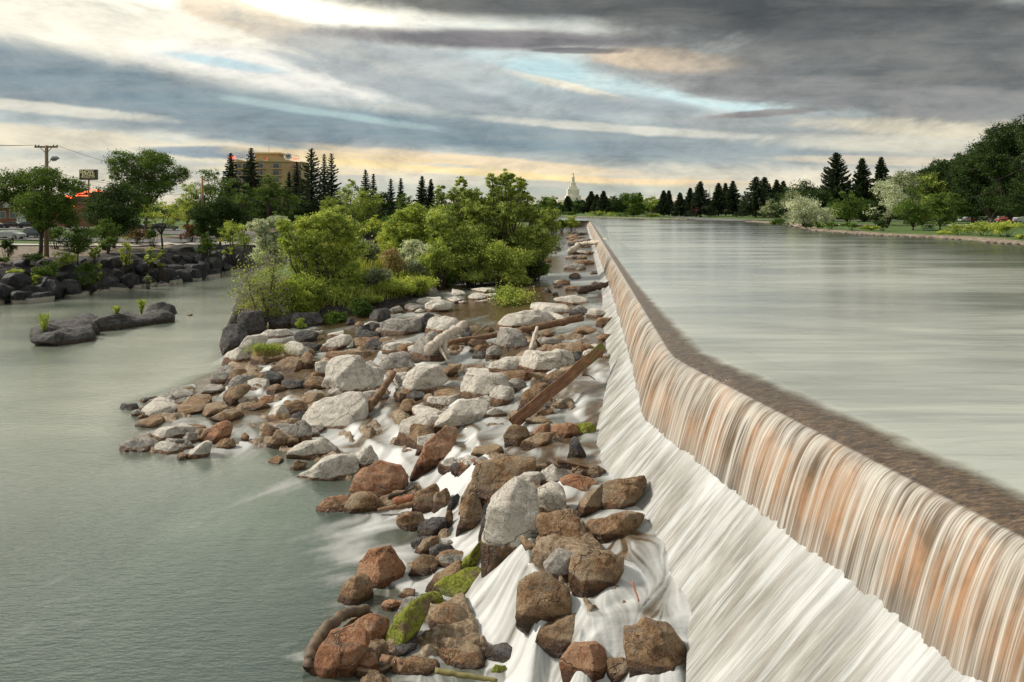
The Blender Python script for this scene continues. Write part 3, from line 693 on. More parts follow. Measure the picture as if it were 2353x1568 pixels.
# above the edge: thin clear water over the brown sill, deeper and pale further up
pz = t.pos(); sill = t.ramp(t.noise(t.mapping(pz, (3,9,3), (0,0,R(8))), 1.4, 7, .7, .5), [(.32, (.012,.009,.007)), (.5, (.10,.062,.032)), (.62, (.22,.14,.075)), (.78, (.25,.22,.19))])
deepc, deeprough, deeph = pool_look(t, pz)
near_ = t.sstep(t.math('ADD', t.math('MULTIPLY', dn, t.sstep(t.xyz(pz)[1], 18, 60, 1.0, 2.4)), t.math('MULTIPLY', t.math('SUBTRACT', t.noise(pz, 1.2, 4), .5), .7)), -1.45, -.75)
top_ = t.mix(near_, deepc, sill)
isf = t.sstep(dn, -.06, .05)
t.put(b.inputs['Base Color'], t.mix(isf, top_, fall)); t.put(b.inputs['Roughness'], t.mix(isf, (.14,)*3+(1,), (.42,)*3+(1,)))
t.put(b.inputs['IOR'], t.math('MULTIPLY_ADD', isf, -.37, 1.7))
rp_ = t.noise(t.mapping(pz, (2.2,8,2), (0,0,R(10))), 1.6, 5, .65, .3); rpm = t.math('MULTIPLY', t.math('ADD', t.math('MULTIPLY', rp_, near_), t.math('MULTIPLY', deeph, .17)), t.math('SUBTRACT', 1, isf))
t.put(b.inputs['Normal'], t.bump(t.math('ADD', rpm, t.math('MULTIPLY', t.math('MULTIPLY', st_, isf), .9)), .75, .12))
M_fall = m
dam = empty('weir', (5.5, KY, -2)); tag(dam, 'long low concrete weir with water pouring over its bent crest', 'dam')
def child(name, me, par):
    o = put(name, me); o.parent = par; o.matrix_parent_inverse = Matrix.Translation(-par.location); return o
I = np.arange(S.size).reshape(S.shape)
child('falling_curtain', meshdata('falling_curtain', sheet(S, Z).reshape(-1,3), quad(I), M_fall, {'along': A+0*S, 'down': Tt}), dam)
# apron: a steep slope of concrete with thin white water racing down it
ta = np.linspace(0, 1, 40)[None,:]
lip = .16*np.exp(-ta/.05)
Sa = (bo-.22)[:,None]+(fo_-bo+.22+.45)[:,None]*ta
Za = (bz+.03)[:,None]+(fz_-bz-.15)[:,None]*(ta**1.08)
Sx = Sa; q1 = fbm(A*3.2+ta*.8, ta*1.6, 0, 51, 4)-.5; q2 = fbm(A*13, ta*2.0, 0, 52, 2)-.5
Zx = Za+(.13*q1+.035*q2)*np.minimum(ta*3.2, 1)+.07*np.exp(-((ta-.05)/.06)**2)*(fbm(A*2.5, ta*0, 0, 57, 2))
m, t, b = newmat('racing_water'); al = t.attr('along'); dn = t.attr('down')
sk = t.math('ADD', al, t.math('MULTIPLY', dn, .28))
s1 = t.noise(t.comb(t.math('MULTIPLY', sk, 5.5), t.math('MULTIPLY', dn, .9)), 1, 5, .6, .2); s2 = t.noise(t.comb(t.math('MULTIPLY', sk, 24), t.math('MULTIPLY', dn, 1.3)), 1, 3, .6); s3 = t.noise(t.comb(t.math('MULTIPLY', sk, 1.3), t.math('MULTIPLY', dn, 1.0)), 1, 3, .55)
st_ = t.math('ADD', t.math('ADD', t.math('MULTIPLY', s1, .42), t.math('MULTIPLY', s2, .24)), t.math('MULTIPLY', s3, .42))
k_ = t.sstep(t.math('SUBTRACT', st_, t.math('MULTIPLY', t.math('ABSOLUTE', t.math('SUBTRACT', dn, .62)), -.0)), .46, .66)
under_ = t.ramp(t.noise(t.comb(t.math('MULTIPLY', sk, 2.5), t.math('MULTIPLY', dn, 2)), 1, 6, .65), [(.3, (.13,.125,.11)), (.55, (.25,.235,.20)), (.75, (.40,.375,.33))])
col_ = t.mix(t.math('MULTIPLY_ADD', k_, .66, t.sstep(dn, .5, .0, 0, .30)), under_, (.64,.655,.65,1))
t.put(b.inputs['Base Color'], col_); b.inputs['Roughness'].default_value = .5
t.put(b.inputs['Normal'], t.bump(st_, .7, .12))
M_race = m
I = np.arange(Sx.size).reshape(Sx.shape)
child('apron_water', meshdata('apron_water', sheet(Sx, Zx).reshape(-1,3), quad(I), M_race, {'along': A+0*Sx, 'down': ta+0*A}), dam)
# concrete body under it
conc = simple('wet_concrete', (.20,.15,.11), .7, 0, 1.5, .4, .4)
ys = np.concatenate([np.arange(6, 30, 1.0), np.arange(30, 266, 6)]); xs, ns = crestX(ys), None
V = []; 
for x, y in zip(xs, ys):
    o, z = foot(y); V += [(x+1.2, y, -.5), (x+.05, y, -.45), (x-.35, y, -2.4), (x-o-.2, y, z-.45), (x-o-.2, y, z-3)]
I = np.arange(len(V)).reshape(-1, 5)
child('concrete_wall', meshdata('concrete_wall', V, quad(I), conc, smooth=False), dam)
# far arm of the weir turning left
aY = np.array([265., 272, 280, 288, 297, 304]); aX = np.array([29., 26, 21.5, 16, 2, -14])
q = np.linspace(0, 1, 240); ax = np.interp(q, np.linspace(0,1,6), aX); ay = np.interp(q, np.linspace(0,1,6), aY)
t2 = np.linspace(0, 1, 10)[None,:]; nl = fbm(q[:,None]*60, 0*t2, 0, 61, 2)-.5
V = np.stack([ax[:,None]-.25*t2, ay[:,None]-(.9*t2+.2*nl*t2), -.1-1.9*t2**1.6+0*ax[:,None]], -1)
far = empty('weir', (10, 290, -2)); tag(far, 'distant arm of the weir turning left behind the yellow-green bush', 'dam')
I = np.arange(2400).reshape(240, 10)
child('falling_curtain', meshdata('falling_curtain', V.reshape(-1,3), quad(I), M_fall, {'along': q[:,None]*40+0*t2, 'down': t2+0*q[:,None]}), far)
# ---------------------------------------------------------------- the upper pool
uu = np.linspace(-.3, 1.9, 420); vv = np.linspace(1/460., 1/4.5, 420)
UP = [(crestX(y)+2.45+.0, y) for y in (4,)]
V = []; rows = 500; Yr = 1/np.linspace(1/430., 1/4.2, rows)
XA = np.where(Yr < 264, np.interp(Yr, Yc-Nc[:,1]*-2.6 if False else Yc+Nc[:,1]*2.6, Xc+Nc[:,0]*2.6)-np.interp(Yr, [0,250,264],[0,0,2.6]), np.interp(Yr, [264,272,280,288,297,304,306,430], [29,26,21.5,16,2,-14,-40,-60]))
XB = XA+np.maximum(40, Yr*1.2)
cs = np.linspace(0, 1, 300)**1.5
Xg = XA[:,None]+(XB-XA)[:,None]*cs[None,:]; Yg = Yr[:,None]+0*Xg
Zg = .0+0*Xg
m, t, b = newmat('pool_above_weir'); p = t.pos()
pc_, pr_, sil2 = pool_look(t, p); pc_ = t.mix(t.attr('calm_or_painted_shade'), pc_, (.045,.055,.038,1)); t.put(b.inputs['Base Color'], pc_); t.put(b.inputs['Roughness'], pr_); b.inputs['IOR'].default_value = 1.7  # bank trees' dark reflection and shade are mixed into the base colour
t.put(b.inputs['Normal'], t.bump(t.math('ADD', sil2, t.math('MULTIPLY', t.noise(t.mapping(p, (1.4,8,1), (0,0,R(6))), 1.2, 4, .6), .3)), .15, .10))
I = np.arange(Xg.size).reshape(Xg.shape)
up_ = put('river_water', meshdata('river_water_upper', np.stack([Xg, Yg, Zg], -1).reshape(-1,3), quad(I)[:, ::-1], m, {'calm_or_painted_shade': ss(-42, -4, sdist(Xg, Yg, FB)+14*(fbm(Xg*.03, Yg*.12, 0, 91, 4)-.5))*.92})); tag(up_, kind='structure')
# ---------------------------------------------------------------- boulders
def rockmat(name, lo, mid, hi, wetc, top=None, crack=.8, moss=0):
    m, t, b = newmat(name); p = t.pos()
    n = t.noise(p, 2.2, 8, .68, .4); nf = t.noise(p, 11, 7, .72); wt = t.attr('wet')
    c_ = t.ramp(t.math('ADD', t.math('MULTIPLY', n, .55), t.math('MULTIPLY', nf, .45)), [(.36, lo), (.47, mid), (.57, hi)])
    if top: c_ = t.mix(t.sstep(t.noise(p, .9, 5, .6), .45, .62, 0, .7), c_, (*top, 1)); c_ = t.mix(t.sstep(t.noise(t.mapping(p,(1,1,1.8)), 1.5, 7, .7, .8), .52, .62, 0, .45), c_, (.27,.235,.195,1))
    wc = t.ramp(t.noise(p, 4.2, 6, .7), [(.32, tuple(x*.35 for x in wetc)), (.5, wetc), (.68, tuple(min(1, x*1.9) for x in wetc))])
    c_ = t.mix(t.sstep(t.math('ADD', wt, t.math('MULTIPLY', t.math('SUBTRACT', n, .5), 1.1)), .42, .62), c_, wc)
    if moss: c_ = t.mix(t.sstep(t.math('ADD', t.noise(t.mapping(p, (1,1,1)), 1.3, 5, .6), t.math('MULTIPLY', t.xyz(t.n.new('ShaderNodeNewGeometry').outputs['Normal'])[2], .12)), .62-.2*moss, .70-.2*moss), c_, t.ramp(nf, [(.35, (.10,.13,.010)), (.6, (.36,.38,.035))]))
    cr = t.sstep(t.vor(t.vmath('ADD', p, t.vmath('MULTIPLY', t.noise(p, 1.1, 4, .6, out=1), (1.6,1.6,1.6))), .42), 0, .014)
    c_ = t.mix(t.math('MULTIPLY', t.math('MULTIPLY', t.math('SUBTRACT', 1, cr), crack), t.sstep(t.noise(p, .8, 3), .5, .62)), c_, t.mix(1, c_, (.35,.3,.25,1), 'MULTIPLY'))
    pit = t.sstep(t.noise(p, 26, 3, .6), .30, .42)
    c_ = t.mix(t.math('SUBTRACT', 1, pit), c_, t.mix(1, c_, (.45,.40,.36,1), 'MULTIPLY'))
    c_ = t.mix(t.sstep(wt, .86, 1.0, 0, .75), c_, t.mix(1, c_, (.30,.27,.25,1), 'MULTIPLY')); t.put(b.inputs['Base Color'], c_); t.put(b.inputs['Roughness'], t.sstep(wt, .3, .9, .85, .35))
    h = t.math('ADD', t.math('ADD', t.math('MULTIPLY', n, .9), t.math('MULTIPLY', nf, .35)), t.math('ADD', t.math('MULTIPLY', cr, .35), t.math('MULTIPLY', pit, .08)))
    t.put(b.inputs['Normal'], t.bump(h, 1, .32)); return m
RM = {'w': rockmat('pale_rock', (.38,.33,.27), (.66,.60,.51), (.86,.81,.72), (.21,.11,.048), (.74,.68,.58)),
      'g': rockmat('grey_rock', (.15,.135,.12), (.33,.30,.265), (.54,.50,.44), (.17,.09,.04)),
      'k': rockmat('dark_rock', (.025,.024,.026), (.075,.07,.068), (.17,.155,.145), (.06,.038,.024)),
      'b': rockmat('brown_rock', (.085,.042,.018), (.25,.135,.060), (.44,.29,.165), (.12,.058,.022), top=(.40,.31,.20), moss=0),
      'r': rockmat('rust_rock', (.15,.055,.025), (.38,.165,.075), (.54,.31,.18), (.20,.078,.026), top=(.46,.27,.16), moss=0),
      'm': rockmat('mossy_rock', (.12,.075,.04), (.22,.15,.08), (.3,.24,.12), (.09,.05,.02), moss=.75)}
_ico = {}
def ico(n):
    if n not in _ico:
        bm = bmesh.new(); bmesh.ops.create_icosphere(bm, subdivisions=n, radius=1)
        _ico[n] = (np.array([v.co[:] for v in bm.verts]), np.array([[v.index for v in f.verts] for f in bm.faces])); bm.free()
    return _ico[n]
def radial(poly, n=720):
    """distance from the centroid to the outline for every angle"""
    p = np.array(poly); c = (p.min(0)+p.max(0))/2; q = p-c; th = np.linspace(-np.pi, np.pi, n, endpoint=False); r = np.full(n, 0.)
    for i in range(len(q)):
        a, b_ = q[i], q[(i+1) % len(q)]; e = b_-a; dx, dy = np.cos(th), np.sin(th); den = dx*e[1]-dy*e[0]
        den = np.where(abs(den) < 1e-9, 1e-9, den); t_ = (a[0]*e[1]-a[1]*e[0])/den; s_ = (a[0]*dy-a[1]*dx)/den
        ok = (s_ >= -1e-6) & (s_ <= 1+1e-6) & (t_ > 0); r = np.where(ok, np.maximum(r, t_), r)
    z = r <= 0
    if z.any(): r[z] = np.interp(th[z], th[~z], r[~z])
    k = np.ones(15)/15; r = np.convolve(np.pad(r, 7, 'wrap'), k, 'valid')
    return c, th, r
def rock_shape(poly_w, depth, flat, seed, npx):
    """poly_w: outline in metres in its own plane (vertical plane, or the ground plane when flat)"""
    rs = np.random.RandomState(seed); V, Fc = ico(5 if npx > 38 else 4 if npx > 12 else 3)
    c, th, r = radial(poly_w); size = (np.ptp(np.array(poly_w)[:,0])+np.ptp(np.array(poly_w)[:,1]))/2
    a, b_, c2 = V[:,0], V[:,1], V[:,2]; rho = np.sqrt(a*a+c2*c2)+1e-9
    ang = np.arctan2(c2, a); rr = np.interp(ang, np.append(th, np.pi), np.append(r, r[0]))
    k = rho**.45
    x = a/rho*k*rr; z = c2/rho*k*rr; y = np.sign(b_)*np.abs(b_)**.62*depth*(rr/rr.max())**.5
    p = np.stack([x, y, z], 1)
    o = rs.uniform(-99, 99, 3); s = 1.5/size; d = V/np.linalg.norm(V, axis=1)[:,None]
    p = p+d*((fbm(p[:,0]*s+o[0], p[:,1]*s+o[1], p[:,2]*s+o[2], 3, 3, .5)-.5)*.26)[:,None]*size
    # broken planes on the faces that look out
    for q_ in range(18 if not flat else 9):
        n = rs.normal(size=3)
        if flat: n[1] *= 1.6
        elif q_ < 9: n = np.array([n[0]*.6, -1, n[2]*.5+.35])
        else: n[1] *= .3
        n /= np.linalg.norm(n); d_ = p@n; sup = d_.max(); lim = sup*(rs.uniform(.60, .86) if flat else rs.uniform(.42, .80) if q_ < 9 else rs.uniform(.91, .98))
        ex = np.maximum(d_-lim, 0); p = p-ex[:,None]*n*.97
    o = rs.uniform(-99, 99, 3); s = 1.7/size
    nn = fbm(p[:,0]*s+o[0], p[:,1]*s+o[1], p[:,2]*s+o[2], 3, 5, .55)-.5
    rg_ = 1-np.abs(fbm(p[:,0]*s*1.6+o[1], p[:,1]*s*1.6+o[2], p[:,2]*s*2.4+o[0], 8, 4)*2-1)*2
    d = V/np.linalg.norm(V, axis=1)[:,None]
    st = fbm(p[:,2]*9/size+o[0], p[:,0]*1.2/size, 0, 5, 3)-.5; p = p+d*(nn*.055+np.clip(rg_, -1, 1)*.03+st*.04)[:,None]*size
    return c, p, Fc, size
THINGS = []            # (object, describing words, x, y of the photograph, z) for labels made at the end
KW = {'w': 'pale weathered', 'g': 'grey', 'k': 'dark', 'b': 'brown', 'r': 'rust red', 'm': 'moss covered'}
def add_rock(i, kd, poly, name='boulder', wetk=1.0):
    flat = kd.isupper(); k = kd.lower(); pp = np.array(poly); w_ = np.ptp(pp[:,0]); h_ = np.ptp(pp[:,1])
    cx = (pp[:,0].max()+pp[:,0].min())/2; y1 = pp[:,1].max()
    if not flat:
        X0, Y0, Z0 = at(cx, min(y1-.10*h_, 1640)); dep = .5*w_/F*Y0*1.0; dep = min(dep, 1.7*h_/F*Y0+.2); Yc_ = Y0+dep*.5; s = Yc_/F
        yc = (pp[:,1].max()+pp[:,1].min())/2; pl_ = [((cx+(x-cx)*(1.22 if w_ < 120 else 1.12)-HX)*s, CZ-(yc+(y-yc)*1.18-HY)*s) for x, y in poly]
        zb = min(q[1] for q in pl_)
        hh = max(q[1] for q in pl_)-zb; pl2 = [(x, z-(min(.22*hh, .32) if z < zb+.35*hh else 0)) for x, z in pl_]
        c, p, Fc, size = rock_shape(pl2, dep, False, i+7, w_*.435)
        loc = (c[0], Yc_, c[1]); wl = Ws(X0, Y0)
        top = c[1]+p[:,2].max(); H = max(top-wl, .1); hz = (c[1]+p[:,2]-wl)
        rs = np.random.RandomState(i); k0 = rs.uniform(.28, .62)
        k0 = .10 if (k == 'w' and w_ > 110) else k0; wet = 1-ss(0, H*k0+.10, hz)
        if k in 'w' and w_ > 60: wet = np.maximum(wet, ss(.25, .8, (p[:,0]/size)*rs.uniform(.2, .9)-.15)*(1-ss(.75*H, H, hz)))
    else:
        g = [at(x, min(y, 1640), .12)[:2] for x, y in poly]; X0, Y0 = np.mean(g, 0); gz = Ws(X0, Y0)
        dep = max(.18, .15*w_/F*Y0)
        c, p, Fc, size = rock_shape([tuple(q) for q in g], dep, True, i+7, w_*.435)
        p = p[:, [0, 2, 1]]*np.array([1, 1, 1]); Fc = Fc[:, ::-1]; loc = (c[0], c[1], gz+.02); wl = gz
        hz = loc[2]+p[:,2]-wl; wet = 1-ss(-.05, dep*.7, hz)
    me = meshdata(name, p, Fc, RM[k], {'wet': np.clip(wet, 0, 1)})
    o = put(name, me, loc=loc)
    THINGS.append([o, KW[k]+(' low slab' if flat else ''), cx, pp[:,1].mean(), w_, h_, k, flat]); return o
for i, (kd, poly) in enumerate(RK):
    add_rock(i, kd, poly, 'rock_slab' if kd.isupper() else ('boulder' if max(q[0] for q in poly)-min(q[0] for q in poly) > 34 else 'rock'))
# small loose stones lying in the shallows, scattered by rule
rs = np.random.RandomState(77)
free = [(620,800,700,820),(700,900,860,930),(640,960,720,1000),(850,790,960,830),(930,880,1000,930),(1010,770,1100,800),(1180,760,1280,800),(1240,800,1400,830),(1260,690,1390,730),(1260,620,1390,660),(1230,560,1370,600),(560,860,640,900),(1030,1060,1150,1100),(960,1250,1060,1300),(980,740,1060,770),(820,740,900,790)]
n_ = 0
for (x0, y0, x1, y1) in free:
    for _ in range(7):
        x, y = rs.uniform(x0, x1), rs.uniform(y0, y1); sc_ = rs.uniform(.35, 1)*(y-470)/13; sc_ = min(sc_, 26)
        an = np.sort(rs.uniform(0, 6.28, 7)); poly = [(x+sc_*1.25*rs.uniform(.7,1)*math.cos(a), y+sc_*.62*rs.uniform(.7,1)*math.sin(a)) for a in np.linspace(0, 5.5, 7)]
        add_rock(500+n_, ['b','k','b','g','w'][n_ % 5], poly, 'rock'); n_ += 1
# far shallows: dark flat rocks between the white streams
for _ in range(46):
    Y = rs.uniform(66, 200); X = rs.uniform(ISL[9][0]+ (Y-78)*.075+2, float(crestX(Y))-2.2); s_ = rs.uniform(.3, 1.25)
    px_, py_ = HX+F*X/Y, HY+F*(CZ-Ws(X, Y))/Y
    poly = [(px_+F/Y*s_*1.3*math.cos(a)*rs.uniform(.6,1.1), py_-2+F/Y*s_*.28*math.sin(a)) for a in np.linspace(0, 5.5, 7)]
    add_rock(700+n_, ['b','k','b','g'][n_ % 4], poly, 'rock'); n_ += 1
# ---------------------------------------------------------------- basalt blocks of the left bank
lbm = RM['k']; m, t, b = newmat('basalt'); p = t.pos(); wt = t.attr('wet'); n = t.noise(p, 1.1, 8, .65, .5); nf = t.noise(t.mapping(p, (1,1,.5)), 5, 7, .7)
c_ = t.ramp(t.math('ADD', t.math('MULTIPLY', n, .5), t.math('MULTIPLY', nf, .5)), [(.36, (.004,.004,.006)), (.5, (.015,.0145,.017)), (.66, (.060,.056,.056))])
c_ = t.mix(t.sstep(t.math('ADD', wt, t.math('MULTIPLY', t.math('SUBTRACT', nf, .5), .7)), .4, .6), c_, (.40,.35,.29,1))
c_ = t.mix(t.sstep(t.noise(p, .5, 5, .6), .6, .7, 0, .6), c_, (.16,.10,.06,1))
t.put(b.inputs['Base Color'], c_); b.inputs['Roughness'].default_value = .6; t.put(b.inputs['Normal'], t.bump(t.math('ADD', n, t.math('MULTIPLY', nf, .5)), 1, .35)); M_bas = m
SH = LB[2:9]; seg = [(SH[i], SH[i+1]) for i in range(len(SH)-1)]
sx = np.array(SH); L_ = np.concatenate([[0], np.cumsum(np.hypot(*np.diff(sx, axis=0).T))])
BAS = []
rs = np.random.RandomState(9)
for row in range(5):
    s_ = -26+rs.uniform(0, 3)
    while s_ < L_[-1]+2:
        w_ = rs.uniform(1.2, 3.1)*(1.1 if row < 3 else .85)
        x = np.interp(s_, L_, sx[:,0]) if s_ > 0 else sx[0,0]+s_*.9; y = np.interp(s_, L_, sx[:,1]) if s_ > 0 else sx[0,1]+s_*.28
        e = sx[-1]-sx[0]; nrm_ = np.array([-e[1], e[0]])/np.hypot(*e); off = [.1, 1.1, 2.6, 4.3, 6.2][row]+rs.uniform(-.4, .4)
        bx_, by_ = x+nrm_[0]*off, y+nrm_[1]*off; bz_ = [-5.95, -5.2, -4.4, -3.6, -2.9][row]+rs.uniform(-.4, .4)
        cliff = s_ > L_[-1]*.72
        V, Fc = ico(4); q = V*.12+V/np.abs(V).max(1)[:,None]*.88; h_ = rs.uniform(.9, 1.5)*(1.9 if cliff and row in (1,2) else 1)
        q = q*np.array([w_*.62, w_*.5, h_*.95])
        for _ in range(22):
            n = rs.normal(size=3); n /= np.linalg.norm(n); d_ = q@n; lim = d_.max()*rs.uniform(.62, .92); q = q-np.maximum(d_-lim, 0)[:,None]*n*.97
        o3 = rs.uniform(-99, 99, 3); q = q+V*((fbm(q[:,0]*.8+o3[0], q[:,1]*.8+o3[1], q[:,2]*.8, 3, 4)-.5)*.24)[:,None]
        wet = (1-ss(.15, .75, bz_+q[:,2]+6))*(row == 0)
        o = put('basalt_block', meshdata('basalt_block', q, Fc, M_bas, {'wet': wet}), loc=(bx_, by_, bz_)); o.rotation_euler = (0,0,math.atan2(e[1], e[0])+rs.uniform(-.5,.5))
        o.rotation_euler[0] = rs.uniform(-.15, .15)
        BAS.append((o, row, s_)); s_ += w_*rs.uniform(.95, 1.2)
# ---------------------------------------------------------------- foliage
def leafmat(name, lo, mid, hi, trans=.35):
    m, t, b = newmat(name); a = t.attr('tint'); p = t.pos(); n = t.noise(p, .7, 4, .6)
    c_ = t.ramp(t.math('ADD', t.math('MULTIPLY', a, .6), t.math('MULTIPLY', n, .4)), [(.25, lo), (.5, mid), (.75, hi)])
    t.put(b.inputs['Base Color'], c_); b.inputs['Roughness'].default_value = .6
    try: b.inputs['Specular IOR Level'].default_value = .25
    except Exception: pass
    tr = t.n.new('ShaderNodeBsdfTranslucent'); t.put(tr.inputs[0], t.mix(1, c_, (1.25,1.2,.6,1), 'MULTIPLY'))
    ms = t.n.new('ShaderNodeMixShader'); ms.inputs[0].default_value = trans
    t.l.new(b.outputs[0], ms.inputs[1]); t.l.new(tr.outputs[0], ms.inputs[2]); t.l.new(ms.outputs[0], t.n['Material Output'].inputs[0]); return m
LM = {'dark': leafmat('dark_foliage', (0.014,0.031,0.009), (0.036,0.071,0.016), (0.082,0.131,0.031)),
      'mid': leafmat('green_foliage', (0.033,0.067,0.012), (0.090,0.158,0.027), (0.202,0.285,0.055)),
      'light': leafmat('light_foliage', (0.113,0.174,0.033), (0.312,0.401,0.081), (0.649,0.695,0.187)),
      'bright': leafmat('bright_foliage', (0.144,0.204,0.030), (0.359,0.437,0.072), (0.646,0.672,0.169)),
      'olive': leafmat('olive_foliage', (0.091,0.136,0.030), (0.259,0.333,0.072), (0.546,0.621,0.167)),
      'silver': leafmat('silver_foliage', (0.212,0.244,0.179), (0.488,0.537,0.406), (0.845,0.878,0.715)),
      'sage': leafmat('sage_foliage', (0.082,0.108,0.054), (0.252,0.296,0.172), (0.540,0.576,0.378)),
      'fir': leafmat('conifer_needles', (0.012,0.020,0.012), (0.032,0.053,0.024), (0.078,0.104,0.044), .15),
      'firg': leafmat('blue_needles', (0.015,0.027,0.021), (0.045,0.069,0.051), (0.112,0.143,0.105), .15),
      'rusty': leafmat('rusty_foliage', (0.056,0.031,0.017), (0.154,0.084,0.039), (0.280,0.182,0.070)),
      'straw': leafmat('dry_grass', (0.130,0.098,0.039), (0.338,0.267,0.117), (0.546,0.468,0.260)),
      'plum': leafmat('plum_foliage', (.035,.015,.02), (.10,.045,.055), (.2,.1,.11))}
BARK = simple('bark', (.055,.042,.032), .9, 0, 3, .5, .6); BARKP = simple('pale_bark', (.20,.17,.14), .9, 0, 3, .4, .5)
TWIG = simple('dead_twigs', (.27,.235,.20), .9, 0, 6, .3)
def leaves(pts, size, rs, tint, up=.3, asp=.5, droop=0, dirs=None):
    n = len(pts); d = rs.normal(size=(n, 3)) if dirs is None else dirs+rs.normal(size=(n, 3))*.35
    d[:,2] = d[:,2]*.8-droop; d /= np.linalg.norm(d, axis=1)[:,None]
    u = np.cross(d, rs.normal(size=(n, 3))+np.array([0,0,up])); u /= np.linalg.norm(u, axis=1)[:,None]+1e-9
    s = (size*rs.uniform(.6, 1.4, n))[:,None]
    V = np.stack([pts-d*s, pts+u*s*asp, pts+d*s, pts-u*s*asp], 1).reshape(-1, 3)
    return V, np.arange(4*n).reshape(-1, 4), np.repeat(tint, 4)
def crown(blobs, nleaf, size, seed, clump=.16, shell=.62, **k):
    """leaves in clumps over several ellipsoids (cx,cy,cz,rx,ry,rz)"""
    rs = np.random.RandomState(seed); B = np.array(blobs, float); vol = (B[:,3]*B[:,4]*B[:,5])**.7; pr = vol/vol.sum()
    nc = max(12, nleaf//42); bi = rs.choice(len(B), nc, p=pr); d = rs.normal(size=(nc, 3)); d /= np.linalg.norm(d, axis=1)[:,None]
    r = rs.uniform(shell**3, 1.05, nc)**(1/3.); r = np.where(rs.rand(nc) < .22, rs.uniform(.2, .8, nc), r)
    cc = B[bi,:3]+d*r[:,None]*B[bi,3:]; cr = (B[bi,3:].mean(1)*clump*rs.uniform(.6, 1.6, nc)+.02*B[:,3:].mean())
    ct = rs.uniform(0, 1, nc)
    li = rs.randint(0, nc, nleaf); off = rs.normal(size=(nleaf, 3))*np.array([1, 1, .62])
    pts = cc[li]+off*cr[li][:,None]; tint = np.clip(ct[li]*.65+rs.uniform(0, .35, nleaf), 0, 1)
    return leaves(pts, size, rs, tint, **k)
def limbs(base, tips, r0, seed, lean=(0,0), fork=.35):
    rs = np.random.RandomState(seed); mb = MB(); b_ = np.array(base, float); tips = np.array(tips, float)
    top = tips.mean(0); fk = b_+(top-b_)*fork+np.array([lean[0], lean[1], 0])
    mb.tube([b_+(0,0,-.3), b_+(fk-b_)*.35+rs.normal(size=3)*r0*.4, fk], [r0*1.35, r0, r0*.78], 8)
    for tp in tips:
        m1 = fk+(tp-fk)*.4+rs.normal(size=3)*r0*1.2+np.array([0,0,.08])*np.linalg.norm(tp-fk); m2 = fk+(tp-fk)*.75+rs.normal(size=3)*r0
        mb.tube([fk-(0,0,r0*.4), m1, m2, tp], [r0*.55, r0*.36, r0*.2, r0*.07], 6)
        for _ in range(3):
            a = m1+(m2-m1)*rs.rand(); e = a+rs.normal(size=3)*np.linalg.norm(tp-fk)*.22+np.array([0,0,.1]); mb.tube([a, (a+e)/2+rs.normal(size=3)*.03, e], [r0*.16, r0*.1, r0*.03], 5)
    return mb
def place_label(o, label, cat, group=None): tag(o, label, cat, group); return o
def ground_D(px, py):
    """distance at which the ground is seen at a position of the photograph"""
    best = None
    Ys = np.geomspace(12, 900, 900); Xs = (px-HX)/F*Ys; z = T(Xs, Ys); zl = CZ-(py-HY)/F*Ys
    k = np.nonzero(zl <= z)[0]; return Ys[k[0]] if len(k) else 300.
def tree(px, top, base, wpx, kind, mat, label, D=None, seed=1, cat='tree', group=None, blobs=None, nl=None, leaf=None, trunk=.35, bark=None, name=None, lean=0, shell=.62, vis=1.0, clump=.16, droop=0):
    D = D or ground_D(px, base); s = D/F; X = (px-HX)*s; z0 = Tz(X, D); zt = CZ-(top-HY)*s; H = zt-z0; Wd = wpx*s
    r = np.random.RandomState(seed); o = empty(name or 'tree', (X, D, z0)); tag(o, label, cat, group)
    if blobs is None:
        n = 9 if kind != 'shrub' else 8; cb = trunk*H; blobs = []
        for i in range(n):
            a = 2.4*i+r.uniform(-.4,.4); q = r.uniform(.1, 1)**.6; zz = r.uniform(0, 1)
            env = math.sin(math.pi*min(1, (zz*.86+.12)))**.6
            rr = Wd*.5*env*.78*q; bz = cb+(H-cb)*(.16+.68*zz); br = Wd*r.uniform(.20,.30)
            blobs.append((rr*math.cos(a)+lean*Wd*zz*.2, rr*math.sin(a)*.9, bz, br, br, min(br*.85, (H-cb)*.3)))
        blobs.append((lean*Wd*.2, 0, H-Wd*.14, Wd*.17, Wd*.17, Wd*.14))
    else:
        blobs = [((bx-px)*s, r.uniform(-.25,.25)*Wd, CZ-(by-HY)*s-z0, brx*s, brx*s*.9, brz*s) for bx, by, brx, brz in blobs]
    area = sum(b_[3]*b_[5] for b_ in blobs)/s/s*.19*math.pi
    leaf = leaf or max(.07, 1.9*s/.4352*.42)
    nl = nl or int(min(60000, area*2.6*vis+500)*(1 if leaf < .5 else 1))
    V, Fc, ti = crown(blobs, nl, leaf, seed, shell=shell, clump=clump, droop=droop)
    tips = [b_[:3] for b_ in blobs]
    if kind == 'shrub':
        mb = MB()
        for tp in tips:
            for _ in range(2):
                tq = np.array(tp)+r.normal(size=3)*np.array(blobs[0][3:])*.5; bs = np.array([tp[0]*.22+r.uniform(-.1,.1)*Wd*.3, tp[1]*.3, -.3]); mb.tube([bs, bs+(tq-bs)*.5+r.normal(size=3)*.05*H, tq], [.012*H+.01, .008*H, .003*H], 5)
    else: mb = limbs((0,0,0), tips, max(.022*H, .07), seed, (lean*Wd*.1, 0), trunk*.75/max(.3, np.mean([t_[2] for t_ in tips])/H) if H > 0 else .35)
    mb.build('trunk' if kind != 'shrub' else 'stems', bark or BARK, o, True)
    put('crown' if kind != 'shrub' else 'foliage', meshdata('foliage', V, Fc, LM[mat], {'tint': ti}, smooth=False), o)
    return o
